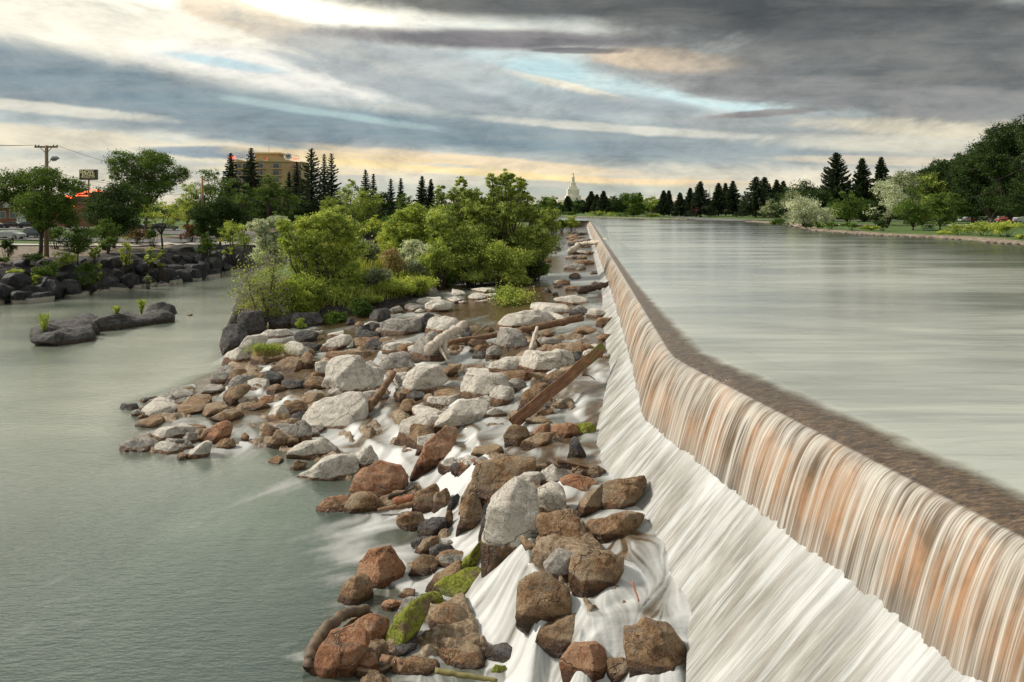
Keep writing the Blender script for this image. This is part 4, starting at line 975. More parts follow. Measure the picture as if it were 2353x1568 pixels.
def conifer_mesh(H, Wd, seed, openness=.5, dens=1.0, leaf=.2, bare=.08):
    r = np.random.RandomState(seed); P_ = []; Dd = []; mb = MB(); mb.tube([(0,0,-.3), (0,0,H*.5), (0,0,H)], [.016*H+.05, .011*H, .01], 7)
    nb = int(90*dens+20); tt_ = []
    for i in range(nb):
        f = (i+.5)/nb; f = f**.9; z = H*(bare+(1-bare)*f); L = Wd*.5*(1-f)**.82*r.uniform(.55, 1.18)+.03*Wd; a = i*2.39996+r.uniform(-.3,.3)
        n = int(max(8, (26+170*(1-f))*dens)); tq = r.rand(n)**.75
        curve = -.30*tq+.34*tq**2.2*openness*1.5
        x = L*tq; zz = z+L*curve*1.0+r.normal(size=n)*.035*L; side = r.normal(size=n)*L*.10*(1.15-tq)
        hang = -np.abs(r.normal(size=n))*L*.07*(1-openness*.5)
        P_.append(np.stack([x*math.cos(a)-side*math.sin(a), x*math.sin(a)+side*math.cos(a), zz+hang], 1))
        Dd.append(np.stack([np.full(n, math.cos(a)), np.full(n, math.sin(a)), np.full(n, -.1+.5*openness)], 1)*(1.0))
        tt_.append(np.clip(r.uniform(.1,.9)*.5+tq*.45, 0, 1))
        if i % 2 == 0: mb.tube([(0,0,z), (L*.5*math.cos(a), L*.5*math.sin(a), z-.12*L), (L*.85*math.cos(a), L*.85*math.sin(a), z-.06*L)], [.006*H*(1-f)+.01, .004*H*(1-f)+.008, .006], 4)
    pts = np.concatenate(P_); dd = np.concatenate(Dd); ti = np.concatenate(tt_)
    V, Fc, tn = leaves(pts, leaf, r, ti, asp=.33, dirs=dd); return V, Fc, tn, mb
_cm = {}
def conifer(px, top, base, wpx, label, mat='fir', D=None, seed=1, openness=.5, dens=1.0, group=None, bare=.08):
    D = D or ground_D(px, base); s = D/F; X = (px-HX)*s; z0 = Tz(X, D); H = CZ-(top-HY)*s-z0; Wd = wpx*s*1.3
    o = empty('conifer', (X, D, z0), seed*1.7); tag(o, label, 'tree', group)
    V, Fc, tn, mb = conifer_mesh(H, Wd, seed, openness, dens, max(.10, 2.1*s), bare)
    mb.build('trunk', BARK, o, True); put('crown', meshdata('needles', V, Fc, LM[mat], {'tint': tn}, smooth=False), o); return o
# ---- left bank
G1 = 'trees and shrubs of the left bank'
tree(88, 388, 588, 205, 'tree', 'mid', 'spreading tree with forked dark trunk in front of the crossarm pole', D=96, seed=3, nl=42000, leaf=.12, blobs=[(30,420,42,26),(70,408,40,22),(120,412,40,24),(165,432,30,22),(20,460,40,26),(60,460,45,30),(110,470,45,34),(150,480,35,30),(180,462,22,22),(-10,450,30,30),(130,510,24,20),(165,500,26,22)], trunk=.38, lean=.2)
tree(335, 346, 530, 160, 'tree', 'mid', 'tall rounded cottonwood rising right of the restaurant sign', D=150, seed=5, blobs=[(290,372,30,22),(330,362,34,20),(372,376,34,22),(396,400,22,20),(268,398,18,16),(320,396,40,22),(360,410,36,22),(300,425,26,18),(345,440,34,20),(385,430,22,16),(350,466,26,18),(312,455,22,18)], trunk=.3, clump=.15, nl=42000, leaf=.15)
tree(262, 418, 545, 120, 'tree', 'dark', 'dense dark tree between the restaurant sign and the tall cottonwood', D=118, seed=6, blobs=[(262,440,32,22),(235,460,32,26),(285,462,34,28),(255,490,46,30),(300,500,30,28),(225,500,24,24),(270,520,44,20)], trunk=.2, nl=26000)
tree(372, 466, 572, 110, 'tree', 'light', 'small flat-topped yellow-green tree on the basalt bank', seed=7, blobs=[(345,478,24,9),(375,472,26,9),(400,482,22,9),(330,492,22,8),(365,496,30,9),(400,502,24,10),(385,516,20,8),(350,512,18,7)], trunk=.42, clump=.2, shell=.3)
tree(430, 420, 528, 70, 'tree', 'light', 'loose light green tree just left of the transformer pole', D=165, seed=8, trunk=.25, clump=.2)
tree(492, 382, 530, 90, 'tree', 'mid', 'tall light-topped tree between the transformer pole and the spruces', D=170, seed=9, blobs=[(490,396,22,16),(478,420,26,20),(510,425,28,22),(470,450,26,20),(505,455,32,24),(530,440,20,20),(488,480,34,20)], trunk=.2)
tree(505, 452, 562, 120, 'tree', 'dark', 'broad dark bushy tree right of the transformer pole', D=135, seed=10, blobs=[(500,470,30,18),(475,490,26,22),(520,485,30,24),(545,505,24,22),(495,515,42,26),(530,530,28,20),(468,525,18,18)], trunk=.15, nl=26000)
tree(540, 505, 585, 76, 'shrub', 'light', 'bright yellow-green bush at the right end of the basalt cliff', D=126, seed=11, cat='bush', name='bush', blobs=[(535,520,20,14),(555,530,20,16),(520,540,20,18),(548,555,24,16),(565,550,14,16),(530,572,20,12)])
tree(476, 530, 560, 44, 'shrub', 'mid', 'low round shrub at the foot of the transformer pole', D=122, seed=12, cat='bush', name='bush')
for i, (x, tp, bs, w_, mt, D_, lb) in enumerate([
  (18,552,600,42,'dark',95,'dark round shrub at the left edge of the basalt bank'), (150,575,620,60,'light',94,'light green shrub below the forked tree'), (178,520,598,80,'mid',98,'dark-stemmed young tree on the bank right of the forked tree'),
  (240,500,572,60,'mid',112,'bright green shrub below the dense dark tree'), (290,545,592,34,'bright',100,'small pale sapling on the bare rock shelf'), (318,528,562,70,'rusty',125,'brownish low hedge behind the rock shelf'),
  (215,568,596,34,'olive',100,'small olive shrub on the rock shelf left of the sapling'), (350,525,562,36,'mid',122,'green shrub behind the flat-topped tree'), (345,560,592,30,'light',104,'low shrub at the foot of the flat-topped tree'),
  (370,566,590,20,'bright',104,'tiny bright shrub on the cliff edge'), (128,525,580,60,'mid',110,'green thicket behind the crossarm pole'), (75,582,640,60,'dark',91,'dark shrub hanging over the blocks under the forked tree'),
  (110,600,650,60,'mid',90,'green shrub growing among the basalt blocks under the pole'), (30,620,668,46,'light',88,'yellow-green shrub between the blocks at the far left'), (82,630,672,26,'bright',88,'small bright sapling among the basalt blocks'),
  (200,600,640,50,'mid',93,'green shrub hanging over the blocks right of the pole'), (470,545,575,40,'mid',118,'shrub on the cliff top under the transformer pole'), (440,515,545,60,'rusty',135,'reddish shrub behind the cliff top'),
  (248,545,580,50,'mid',106,'green shrub in the middle of the rock shelf'), (5,590,640,40,'mid',90,'shrub at the left border above the blocks'), (340,628,645,14,'light',99,'tuft on the blocks below the sapling'), (228,600,616,18,'bright',95,'little tuft between the blocks')]):
    tree(x, tp, bs, w_, 'tree' if i in (2,4) else 'shrub', mt, lb, D=D_, seed=40+i, cat='tree' if i in (2,4) else 'bush', name='small_tree' if i in (2,4) else 'shrub', clump=.22, shell=.4)
# ---- conifers and trees by the hotel
for i, (x, tp, w_, lb) in enumerate([(530,352,64,'dark spruce in front of the left end of the hotel'), (577,340,72,'dark spruce with a bent tip covering the middle of the hotel'), (664,395,34,'slim dark spruce under the hotel balconies'),
   (682,372,46,'dark spruce at the right end of the hotel'), (716,341,84,'tallest open-branched spruce right of the hotel'), (745,354,44,'narrow spruce right of the tallest one, left of a pair'), (762,353,56,'narrow spruce right of the tallest one, right of a pair'),
   (840,390,50,'dark pointed spruce left of the pale pair'), (858,400,40,'spruce hidden halfway behind the pointed spruce'), (898,411,36,'left one of the two pale thin spruces'), (921,410,36,'right one of the two pale thin spruces'),
   (970,405,46,'dense dark spruce left of the big willow'), (990,412,34,'smaller dark spruce touching the big willow')]):
    op = .9 if i in (4,5,6) else .45; conifer(x, tp, 512, w_, lb, 'firg' if i in (9,10) else 'fir', D=215+6*(i % 4) if i < 11 else 300, seed=60+i, openness=op, dens=1.5 if i in (0,1,4) else 1.15, bare=.03)
for i, (x, tp, w_, mt, lb) in enumerate([(565,420,60,'mid','green tree in front of the spruce with the bent tip'), (615,398,80,'mid','round green tree in front of the hotel front'), (650,410,64,'mid','green tree under the right end of the hotel'),
   (600,455,90,'dark','dark shaded tree at the foot of the hotel trees'), (690,455,80,'dark','dark tree below the tallest spruce'), (805,412,72,'olive','rounded olive pine right of the pair of narrow spruces'), (835,430,80,'olive','olive green pine left of the pale spruces'),
   (760,455,70,'olive','low olive tree beneath the pair of narrow spruces'), (880,440,60,'dark','dark tree below the pale spruces'), (925,445,70,'mid','low green tree between the pale spruces and the willow'), (1250,450,60,'mid','green tree right behind the big willow'), (1010,440,60,'dark','dark tree in the gap left of the big willow')]):
    tree(x, tp, 520, w_, 'tree', mt, lb, D=190+5*(i % 5), seed=90+i, trunk=.2)
# ---- island
tree(745, 478, 748, 200, 'shrub', 'light', 'large rounded yellow-green bush on the front of the island', D=66, seed=120, cat='bush', name='bush', nl=60000, leaf=.10, clump=.11, shell=.5, blobs=[(700,520,34,26),(750,504,36,26),(790,530,34,30),(680,560,36,34),(730,560,46,40),(790,580,40,40),(695,610,42,36),(750,620,52,44),(805,640,30,36),(715,660,50,36),(770,675,46,34),(668,520,20,18)])
tree(660, 630, 735, 110, 'shrub', 'bright', 'lower yellow-green shrub at the left foot of the large bush', D=63, seed=121, cat='bush', name='shrub', nl=16000, leaf=.09, blobs=[(640,680,26,20),(670,665,26,22),(700,690,26,20),(655,712,34,18),(700,720,30,14)])
tree(622, 500, 680, 90, 'tree', 'silver', 'pale silvery tree behind the twiggy tree at the island edge', D=80, seed=122, nl=22000, leaf=.12, blobs=[(600,520,22,14),(635,512,24,14),(655,535,18,16),(615,550,26,18),(645,560,22,18),(605,585,24,20),(635,600,22,20)], trunk=.25)
tree(1160, 386, 662, 290, 'shrub', 'olive', 'huge many-stemmed willow on the island, tallest plant there', D=79, seed=123, cat='willow', name='willow', nl=80000, leaf=.12, clump=.10,
  blobs=[(1165,410,18,22),(1135,420,18,20),(1190,430,20,20),(1155,450,34,20),(1200,460,26,22),(1060,425,14,16),(1050,450,30,20),(1010,445,12,22),(1085,455,22,20),(1110,480,40,24),(1170,490,46,24),(1060,490,42,24),(1225,495,26,24),(1020,510,30,26),(1100,530,50,28),(1170,540,44,26),(1235,540,28,26),(1050,560,40,28),(1225,580,30,24),(1180,600,34,18),(1010,560,24,26),(1060,600,34,22),(1110,618,30,16),(1215,618,34,16),(1160,628,40,12)])
tree(945, 470, 655, 120, 'shrub', 'light', 'airy yellow-green willow left of the huge willow', D=88, seed=124, cat='willow', name='willow', nl=36000, leaf=.11, blobs=[(960,485,22,16),(925,500,26,18),(980,510,26,22),(905,525,24,20),(945,535,34,24),(985,550,22,24),(920,560,24,22),(955,580,30,22)])
tree(958, 545, 662, 92, 'shrub', 'silver', 'silvery white bush in front of the airy willow', D=77, seed=125, cat='bush', name='bush', nl=22000, leaf=.10, blobs=[(950,568,22,16),(980,580,22,18),(930,590,20,18),(960,605,32,22),(985,620,18,16),(935,628,18,16)])
tree(862, 494, 560, 50, 'shrub', 'bright', 'small bright green bush behind the island meadow', D=110, seed=126, cat='bush', name='bush')
tree(1313, 496, 528, 44, 'shrub', 'bright', 'round yellow-green bush standing alone in the far shallows', D=225, seed=127, cat='bush', name='bush')
tree(1168, 665, 726, 100, 'shrub', 'light', 'feathery yellow-green shrub on the pale rocks at the water', D=62, seed=128, cat='bush', name='shrub', nl=2600, leaf=.09, clump=.5, shell=.15, droop=-.5)
for i, (x, tp, bs, w_, mt, D_, lb, nl_) in enumerate([
  (870,620,700,80,'sage',68,'grey-green shrub right of the large rounded bush',9000), (905,570,690,60,'straw',74,'dry straw-coloured brush in the island meadow',7000), (840,560,650,60,'sage',78,'pale brush behind the large rounded bush',8000),
  (1235,600,650,60,'mid',77,'green shrub at the right foot of the huge willow',9000), (1100,618,668,80,'olive',75,'low olive shrub under the huge willow',9000), (1185,615,662,80,'light',74,'light willow shoots at the front of the huge willow',9000),
  (900,650,705,100,'bright',68,'bright green thicket at the front of the meadow',14000), (850,680,735,70,'light',65,'green thicket beside the dark grey boulder',9000), (1020,615,668,70,'mid',76,'green shrub left below the huge willow',9000),
  (1260,478,560,50,'olive',130,'willow shoots at the far right of the island',7000), (770,720,752,60,'mid',61,'green weeds on the dark stone ledge',5000), (690,735,762,30,'light',59,'small pale weeds in front of the dark ledge',2500),
  (890,500,600,90,'mid',125,'green willow in the middle of the island far back',9000), (1290,505,535,26,'mid',210,'small dark shrub left of the lone round bush',2000),(800,520,620,70,'light',98,'yellow-green willow behind the large rounded bush',9000)]):
    tree(x, tp, bs, w_, 'shrub', mt, lb, D=D_, seed=140+i, cat='bush', name='shrub', nl=nl_, leaf=.085*D_/66, clump=.24, shell=.3)
for i, (x, tp, bs, w_, mt, D_, lb, nl_) in enumerate([
  (1080,520,662,120,'olive',76,'willow shoots filling the left side of the huge willow',16000), (1215,520,655,110,'olive',77,'willow shoots filling the right side of the huge willow',14000), (1150,560,664,120,'light',75,'bright willow shoots at the middle of the huge willow base',14000),
  (1040,470,640,110,'light',84,'feathery willow between the airy willow and the huge one',20000), (900,530,640,80,'bright',92,'bright shrub behind the pale brush',9000), (1010,560,662,80,'light',74,'yellow-green shrub in front of the huge willow, left',10000),
  (830,690,742,60,'mid',62,'green weeds right of the dark stone ledge',5000), (640,660,742,70,'light',64,'yellow-green thicket behind the twiggy tree',9000), (960,640,690,90,'bright',70,'low bright thicket under the silvery bush',10000)]):
    tree(x, tp, bs, w_, 'shrub', mt, lb, D=D_, seed=170+i, cat='bush', name='shrub', nl=nl_, leaf=.085*D_/66, clump=.22, shell=.35)
# twiggy half-dead tree at the island edge
D_ = 60.5; s = D_/F; X = (605-HX)*s; z0 = CZ-(762-HY)*s; o = empty('tree', (X, D_, z0)); tag(o, 'half-dead twiggy tree with bare grey branches at the left corner of the island', 'tree')
rs = np.random.RandomState(8); mb = MB(); tw = MB(); lp = []
for (bx, tx, ty, r_) in [(0,-8,660,.16),(0,30,590,.12),(-2,-35,640,.09),(2,20,640,.10)]:
    a = np.array([bx*s, 0, -.2]); e = np.array([tx*s, rs.uniform(-1,1), (762-ty)*s]); pts = [a+(e-a)*q+rs.normal(size=3)*.12*q for q in (0,.25,.5,.75,1)]; mb.tube(pts, [r_*1.3, r_, r_*.7, r_*.45, r_*.2], 7)
    for _ in range(34):
        q = rs.uniform(.3, 1); st0 = a+(e-a)*q; d_ = rs.normal(size=3)*np.array([1.2,.8,.7])+np.array([-.3,0,.35]); d_ /= np.linalg.norm(d_); L = rs.uniform(.7, 2.3)
        m1 = st0+d_*L*.5+np.array([0,0,.15*L]); e2 = st0+d_*L+np.array([0,0,-.05*L]); tw.tube([st0, m1, e2], [.035, .022, .008], 4)
        for _ in range(2):
            e3 = m1+rs.normal(size=3)*.5+d_*.4; tw.tube([m1, e3], [.018, .006], 4)
            if rs.rand() < .6: lp.append(e3)
        if rs.rand() < .45: lp += [e2, m1]
mb.build('trunk', BARK, o, True); tw.build('twigs', TWIG, o)
lp = np.array(lp); pts = lp[rs.randint(0, len(lp), 6000)]+rs.normal(size=(6000,3))*.26; V, Fc, ti = leaves(pts, .07, rs, rs.rand(6000)); put('leaves', meshdata('leaves', V, Fc, LM['light'], {'tint': ti}, smooth=False), o)
# ---- right bank
FBX = 'trees of the park on the far bank'
for i, (x, tp, w_, b_, lb) in enumerate([(1305,451,30,490,'small dark conifer just left under the white tower'), (1359,440,36,488,'leftmost rounded dark conifer right of the white tower'), (1372,447,26,488,'dark conifer between two taller ones right of the white tower'), (1387,439,34,490,'pointed conifer with open tip right of the white tower'),
   (1470,443,26,492,'conifer tip rising behind the big round green tree'), (1525,438,32,496,'twin-tipped conifer right of the big round green tree, left tip'), (1537,438,26,496,'twin-tipped conifer right of the big round green tree, right tip'), (1563,443,34,498,'small pointed conifer beside the pale roof'),
   (1586,432,36,498,'conifer left of the tall one with a pale steeple behind'), (1609,417,54,500,'tall conifer just left of the pale steeple'), (1651,421,44,500,'conifer just right of the pale steeple'), (1667,421,36,500,'middle conifer of the row right of the steeple'), (1684,416,46,502,'last conifer of the row right of the steeple'),
   (1737,406,76,502,'very broad dark conifer, left of two grown together'), (1757,407,62,502,'very broad dark conifer, right of two grown together'), (1785,413,50,502,'dark conifer behind the silver willow, left tip'), (1800,416,46,502,'dark conifer behind the silver willow, right tip'),
   (1922,351,100,505,'tallest spruce of the right bank with upswept branches'), (1981,364,66,505,'open spruce in the middle of the three tall ones'), (2025,361,66,505,'dense spruce, right one of the three tall ones')]):
    conifer(x, tp, b_, w_, lb, D=[470,450,440,400,420,345,352,330,350,320,330,350,335,300,312,330,340,260,265,262][i], seed=200+i, openness=.95 if i in (17,18) else .4, dens=2.2 if i >= 17 else 1.2, bare=.03 if i >= 17 else .12)
for i, (x, tp, b_, w_, mt, D_, lb) in enumerate([(1265,450,490,48,'olive',430,'round brownish tree left of the white tower'), (1288,470,492,36,'dark',415,'low dark tree on the bank below the white tower'), (1330,466,490,40,'dark',450,'dark round tree in front of the white tower base'), (1415,452,490,62,'dark',420,'broad dark round tree left of the big green tree'),
   (1455,446,500,78,'mid',345,'big round green tree overhanging the far shore'), (1445,455,490,60,'dark',440,'dark tree filling the gap behind the big green tree'), (1500,452,492,64,'olive',390,'olive round tree right of the big green tree'), (1340,460,489,50,'dark',460,'dark tree between the tower and the rounded conifer'), (1600,476,503,30,'plum',318,'small plum-coloured tree under the tall conifer'),
   (1765,462,505,50,'sage',285,'small grey-green tree in front of the broad conifers'), (1848,413,500,110,'dark',270,'wide dark tree left of the tallest spruce'), (1880,440,505,80,'dark',250,'dark undergrowth tree below the tallest spruce'), (1955,430,505,80,'dark',262,'dark tree between the tall spruces low down'),
   (1822,436,515,60,'sage',205,'grey-green willow behind the silver round one'), (1848,456,527,100,'silver',182,'rounded silver willow leaning over the water'), (1946,435,520,76,'mid',190,'compact round green tree right of the silver willow'), (1915,455,520,50,'mid',196,'smaller green tree left of the compact round one'),
   (2012,450,525,44,'dark',165,'dark slender tree left of the tall silver tree'), (2042,412,520,92,'silver',176,'tall silver-grey tree with ragged hanging foliage'), (2078,393,510,90,'sage',190,'sage green tree behind the tall silver one'), (2098,430,532,88,'mid',142,'green tree with bent trunk at the water edge'), (2160,445,530,86,'mid',145,'small round green tree beside the picnic table'),
   (2190,440,520,60,'mid',165,'round green tree right behind the picnic table tree'), (2135,400,505,100,'olive',215,'olive tree behind the bent trunk tree')]):
    vis = 1.2; tree(x, tp, b_, w_, 'tree', mt, lb, D=D_, seed=240+i, trunk=.03 if i in (13,14,18) else .10, vis=vis, bark=BARKP if i == 13 else None, clump=.2 if mt in ('silver','sage') else .16, droop=.6 if i in (18,14) else 0)
for i, (x, tp, w_, mt, D_, lb) in enumerate([(1800,455,60,'dark',300,'dark low tree behind the grey-green willow'), (1895,470,60,'dark',225,'shaded thicket behind the silver willow'), (1985,462,70,'dark',215,'shaded thicket left of the tall silver tree'), (2070,450,80,'dark',235,'shaded thicket behind the tall silver tree'), (2120,430,90,'dark',245,'shaded tree behind the bent trunk tree'), (2235,440,110,'dark',235,'shaded undergrowth tree behind the great dark row'), (2330,430,120,'dark',230,'shaded undergrowth tree at the right border'), (1700,462,60,'dark',345,'dark low tree between the two groups of far conifers'), (1545,468,60,'dark',380,'dark low tree behind the twin-tipped conifer')]):
    tree(x, tp, 505, w_, 'tree', mt, lb, D=D_, seed=280+i, trunk=.03)
# the great dark trees at the right edge
BIG = [(2085,408,505,90,250,'dark rounded tree right behind the tall silver tree'), (2120,392,506,100,246,'dark rounded tree left of the first great dark tree'), (2150,385,505,120,240,'first great dark tree of the row, lowest and farthest left'), (2190,356,508,120,215,'second great dark tree of the row'), (2235,352,510,120,190,'great dark tree in the middle of the row'), (2277,325,512,130,168,'great dark tree with thick trunk right of the row middle'),
       (2322,285,515,140,150,'great dark tree next to the right border'), (2375,262,520,150,140,'tallest dark tree cut by the right border')]
for i, (x, tp, b_, w_, D_, lb) in enumerate(BIG):
    h_ = b_-tp; r_ = np.random.RandomState(300+i); bl = []
    for k_ in range(16):
        f = (k_+.5)/16; wv = w_*.5*math.sin(math.pi*(f*.80+.14))**.55; bl.append((x+r_.uniform(-1,1)*wv*.8, tp+16+(h_*.80-16)*f, w_*r_.uniform(.17,.28), w_*r_.uniform(.15,.22)))
    tree(x, tp, b_, w_, 'tree', 'dark', lb, D=D_, seed=300+i, blobs=bl, nl=52000, trunk=.10, clump=.14)
for i, (x, tp, b_, w_, mt, D_, lb) in enumerate([(1957,511,533,42,'mid',146,'round green shoreline bush left of the dark one'), (2028,508,533,40,'dark',140,'dark shoreline bush under the tall silver tree'), (1908,512,532,44,'mid',152,'low green shoreline bush beside the compact tree'), (1880,512,530,34,'mid',158,'low green bush at the foot of the silver willow'), (1855,514,529,30,'dark',162,'dark low bush under the silver willow'),
   (2205,517,551,56,'light',122,'bright bush at the water left of the largest one'), (2262,512,557,80,'light',118,'largest bright green bush at the right water edge'), (2312,510,560,80,'bright',114,'bright green bush at the water close to the right border'), (2170,532,550,50,'bright',125,'low yellow-green shore plants by the picnic table'), (2345,540,566,40,'bright',106,'yellow-green plants at the right border'),
   (2225,520,548,30,'rusty',126,'brown bush between the bright bushes'), (1785,505,516,46,'mid',215,'low shore bush left of the silver willow'), (1310,487,497,40,'mid',402,'low green shore shrub below the white tower'), (1380,489,499,80,'olive',375,'long low shrub line on the far shore'), (1440,490,501,60,'mid',350,'low shrub left under the big green tree'), (1500,492,502,40,'olive',335,'low shrub right under the big green tree'),
   (2000,518,536,50,'bright',143,'yellow-green shore weeds left of the dark bush')]):
    tree(x, tp, b_, w_, 'shrub', mt, lb, D=D_, seed=330+i, cat='bush', name='bush', clump=.2, shell=.4)
# distant wood closing the view
def belt(name, px0, px1, D0, h, seed, mat, lab=None):
    r = np.random.RandomState(seed); n = 26000; px = r.uniform(px0, px1, n); dd = D0*(1+.12*r.rand(n)); X = (px-HX)/F*dd
    top = h*(.55+.75*vn(px*.035, px*0, 0, seed)+.25*vn(px*.15, px*0, 0, seed+1)); z = .2+top*r.rand(n)**.8
    V, Fc, ti = leaves(np.stack([X, dd, z], 1), D0*.0022, r, np.clip(vn(px*.1, z*.3, 0, seed)*.8+r.rand(n)*.2, 0, 1)); o = put(name, meshdata(name, V, Fc, LM[mat], {'tint': ti}, smooth=False)); tag(o, lab, 'woods', kind='stuff')
belt('distant_wood', 1180, 1830, 520, 7.5, 5, 'dark', 'dark distant wood closing the far bank')
belt('distant_wood', -260, 1260, 300, 5.5, 6, 'dark', 'dark low wood behind the left bank')
belt('distant_wood', 1800, 2700, 330, 9, 7, 'dark', 'dark wood behind the park on the right')
# grass of the island
def grass(n, reg, hgt, mat, name, lab, seed, wd_=.02):
    r = np.random.RandomState(seed); X = r.uniform(reg[0], reg[1], n*3); Y = r.uniform(reg[2], reg[3], n*3); k_ = (sdist(X, Y, ISL) > .6) & (vn(X*.35, Y*.35, 0, seed) > .36) ; X, Y = X[k_][:n], Y[k_][:n]; z = T(X, Y); n = len(X)
    h = hgt*r.uniform(.5, 1.3, n); a = r.uniform(0, 6.28, n); lx, ly = r.normal(size=n)*.25*h, r.normal(size=n)*.25*h; w_ = wd_*Y/60
    V = np.stack([np.stack([X-np.cos(a)*w_, Y-np.sin(a)*w_, z-.05], 1), np.stack([X+np.cos(a)*w_, Y+np.sin(a)*w_, z-.05], 1), np.stack([X+lx+np.cos(a)*w_*.3, Y+ly, z+h], 1), np.stack([X+lx-np.cos(a)*w_*.3, Y+ly, z+h], 1)], 1).reshape(-1,3)
    o = put(name, meshdata(name, V, np.arange(4*n).reshape(-1,4), LM[mat], {'tint': np.repeat(r.rand(n), 4)}, smooth=False)); tag(o, lab, 'grass', kind='stuff')
grass(30000, (-22, 8, 60, 110), 1.0, 'bright', 'tall_grass', 'tall bright green grass covering the island', 1, .035)
grass(16000, (-26, 10, 60, 150), 1.0, 'straw', 'dry_grass', 'dry straw-coloured grass mixed into the island meadow', 2, .03)
# tuft hanging from the pale swirled rock
X, Y, Z = at(*fr('A', 1340, 470), .6); r = np.random.RandomState(4)
for nm, mt, n, dx_, lb in (('grass_tuft', 'light', 900, 0, 'green grass tuft on the swirled pale rock below the twiggy tree'), ('grass_tuft', 'straw', 700, .35, 'rusty dry grass hanging from the swirled pale rock')):
    c0 = np.stack([r.normal(size=n)*.55+X+dx_, r.normal(size=n)*.2+Y-.5, r.normal(size=n)*.12+Z+.4-dx_*.9], 1); d = r.normal(size=(n,3))*.35+np.array([.2,-.2,.8 if dx_ == 0 else -.8]); V, Fc, ti = leaves(c0, .22, r, r.rand(n), asp=.07, dirs=d)
    tag(put(nm, meshdata(nm, V, Fc, LM[mt], {'tint': ti}, smooth=False)), lb, 'grass')
# plants on the little dark islet
for x, tp, bs, w_, lb in ((101,722,775,34,'green plant on the left end of the dark islet'), (268,705,727,22,'small green plant in the middle of the dark islet'), (325,690,722,26,'upright green plant on the right part of the dark islet')):
    X, Y, Z = at(x, bs, .3); s = Y/F; o = empty('plant', (X, Y, Z)); tag(o, lb, 'plant'); r = np.random.RandomState(int(x)); n = 700; h = (bs-tp)*s; f = r.rand(n); a = r.uniform(0, 6.28, n); sp = w_*s*.5*f
    pts = np.stack([sp*np.cos(a)*r.rand(n), sp*np.sin(a)*r.rand(n), f*h], 1); V, Fc, ti = leaves(pts, .13, r, r.rand(n), asp=.2, dirs=np.stack([np.cos(a)*.3, np.sin(a)*.3, np.ones(n)], 1)); put('leaves', meshdata('leaves', V, Fc, LM['light'], {'tint': ti}, smooth=False), o)
    mb = MB(); [mb.tube([(0,0,-.3), (sp[k_]*.3, 0, h*.5), (pts[k_][0], pts[k_][1], pts[k_][2])], [.02,.012,.005], 4) for k_ in range(9)]; mb.build('stems', BARK, o)
# ---------------------------------------------------------------- driftwood
WOODP = simple('bleached_wood', (.50,.43,.35), .85, 0, 5, .35, .6); WOODB = simple('brown_wood', (.17,.095,.05), .8, 0, 4, .5, .7); WOODD = simple('dark_wet_wood', (.06,.036,.022), .6, 0, 4, .5, .7)
m, t, b = newmat('plank_wood'); p = t.coord('Object'); n = t.noise(t.mapping(p, (1,9,9)), 1.3, 7, .7); n2 = t.noise(p, 1.6, 5, .6)
c_ = t.ramp(n, [(.3, (.07,.032,.015)), (.5, (.19,.085,.035)), (.7, (.34,.19,.09))])
t.put(b.inputs['Base Color'], t.mix(t.sstep(t.math('ADD', n2, t.math('MULTIPLY', t.xyz(p)[0], .045)), .84, .93), c_, (.13,.15,.02,1))); b.inputs['Roughness'].default_value = .7
t.put(b.inputs['Normal'], t.bump(n, .8, .06)); PLANK = m
def P3(k, x, y, lift): X, Y, Z = at(*fr(k, x, y), lift); return np.array([X, Y, Z])
def log(pts, r, mat, label, name='driftwood_log', seg=9, seed=1, branches=()):
    rs = np.random.RandomState(seed); ctr = [np.array(p_, float) for p_ in pts]; out = []
    for i in range(len(ctr)-1):
        for q in np.linspace(0, 1, seg)[:-1]: out.append(ctr[i]+(ctr[i+1]-ctr[i])*q)
    out.append(ctr[-1]); L = np.linalg.norm(ctr[-1]-ctr[0]); n = len(out)
    rr = [(r[0]+(r[1]-r[0])*i/(n-1))*rs.uniform(.93, 1.06) for i in range(n)]; out = [q+rs.normal(size=3)*.10*max(r) for q in out]
    o = empty(name, tuple(ctr[0])); tag(o, label, 'driftwood'); mb = MB(); mb.tube([q-ctr[0] for q in out], rr, 12); mb.build('wood', mat, o, True)
    for (a, e, r_) in branches:
        bb = MB(); m_ = (a+e)/2+rs.normal(size=3)*.05; bb.tube([a-ctr[0], m_-ctr[0], e-ctr[0]], [r_, r_*.8, r_*.45], 9); bb.build('branch', mat, o, True)
    return o
a, e = P3('B', 650, 560, .9), P3('B', 955, 345, 1.35); e = a+(e-a)
log([a, (a+e)/2+(0,0,.1), e], (.34, .24), WOODP, 'thick bleached forked log leaning across the grey boulder', seed=2, branches=[(a+(e-a)*.42, P3('B', 825, 625, .35), .2), (a+(e-a)*.22, P3('B', 820, 670, .2), .11)])
log([P3('B', 815, 500, .55), P3('B', 1260, 425, .5), P3('B', 1500, 385, .5), P3('B', 1925, 290, .6)], (.17, .26), WOODB, 'long thin brown log lying across the stream below the smooth pale slab', seed=3)
log([P3('B', 1500, 560, .25), P3('B', 1553, 372, .6)], (.13, .11), WOODP, 'short pale stick standing upright right of the big grey boulder', seed=4)
log([P3('B', 145, 1050, .3), P3('B', 250, 920, .5), P3('B', 360, 755, .9)], (.22, .17), WOODB, 'brown log leaning diagonally between the large pale boulders', seed=5)
log([P3('B', 985, 520, .2), P3('B', 1030, 440, .4), P3('B', 1140, 355, .7)], (.07, .05), WOODB, 'thin bent stick rising left of the long thin log', seed=6)
log([P3('B', 1895, 70, .3), P3('B', 2030, 40, .45), P3('B', 2175, 2, .6)], (.35, .22), WOODD, 'dark wet log stuck between rocks and the falls', seed=7)
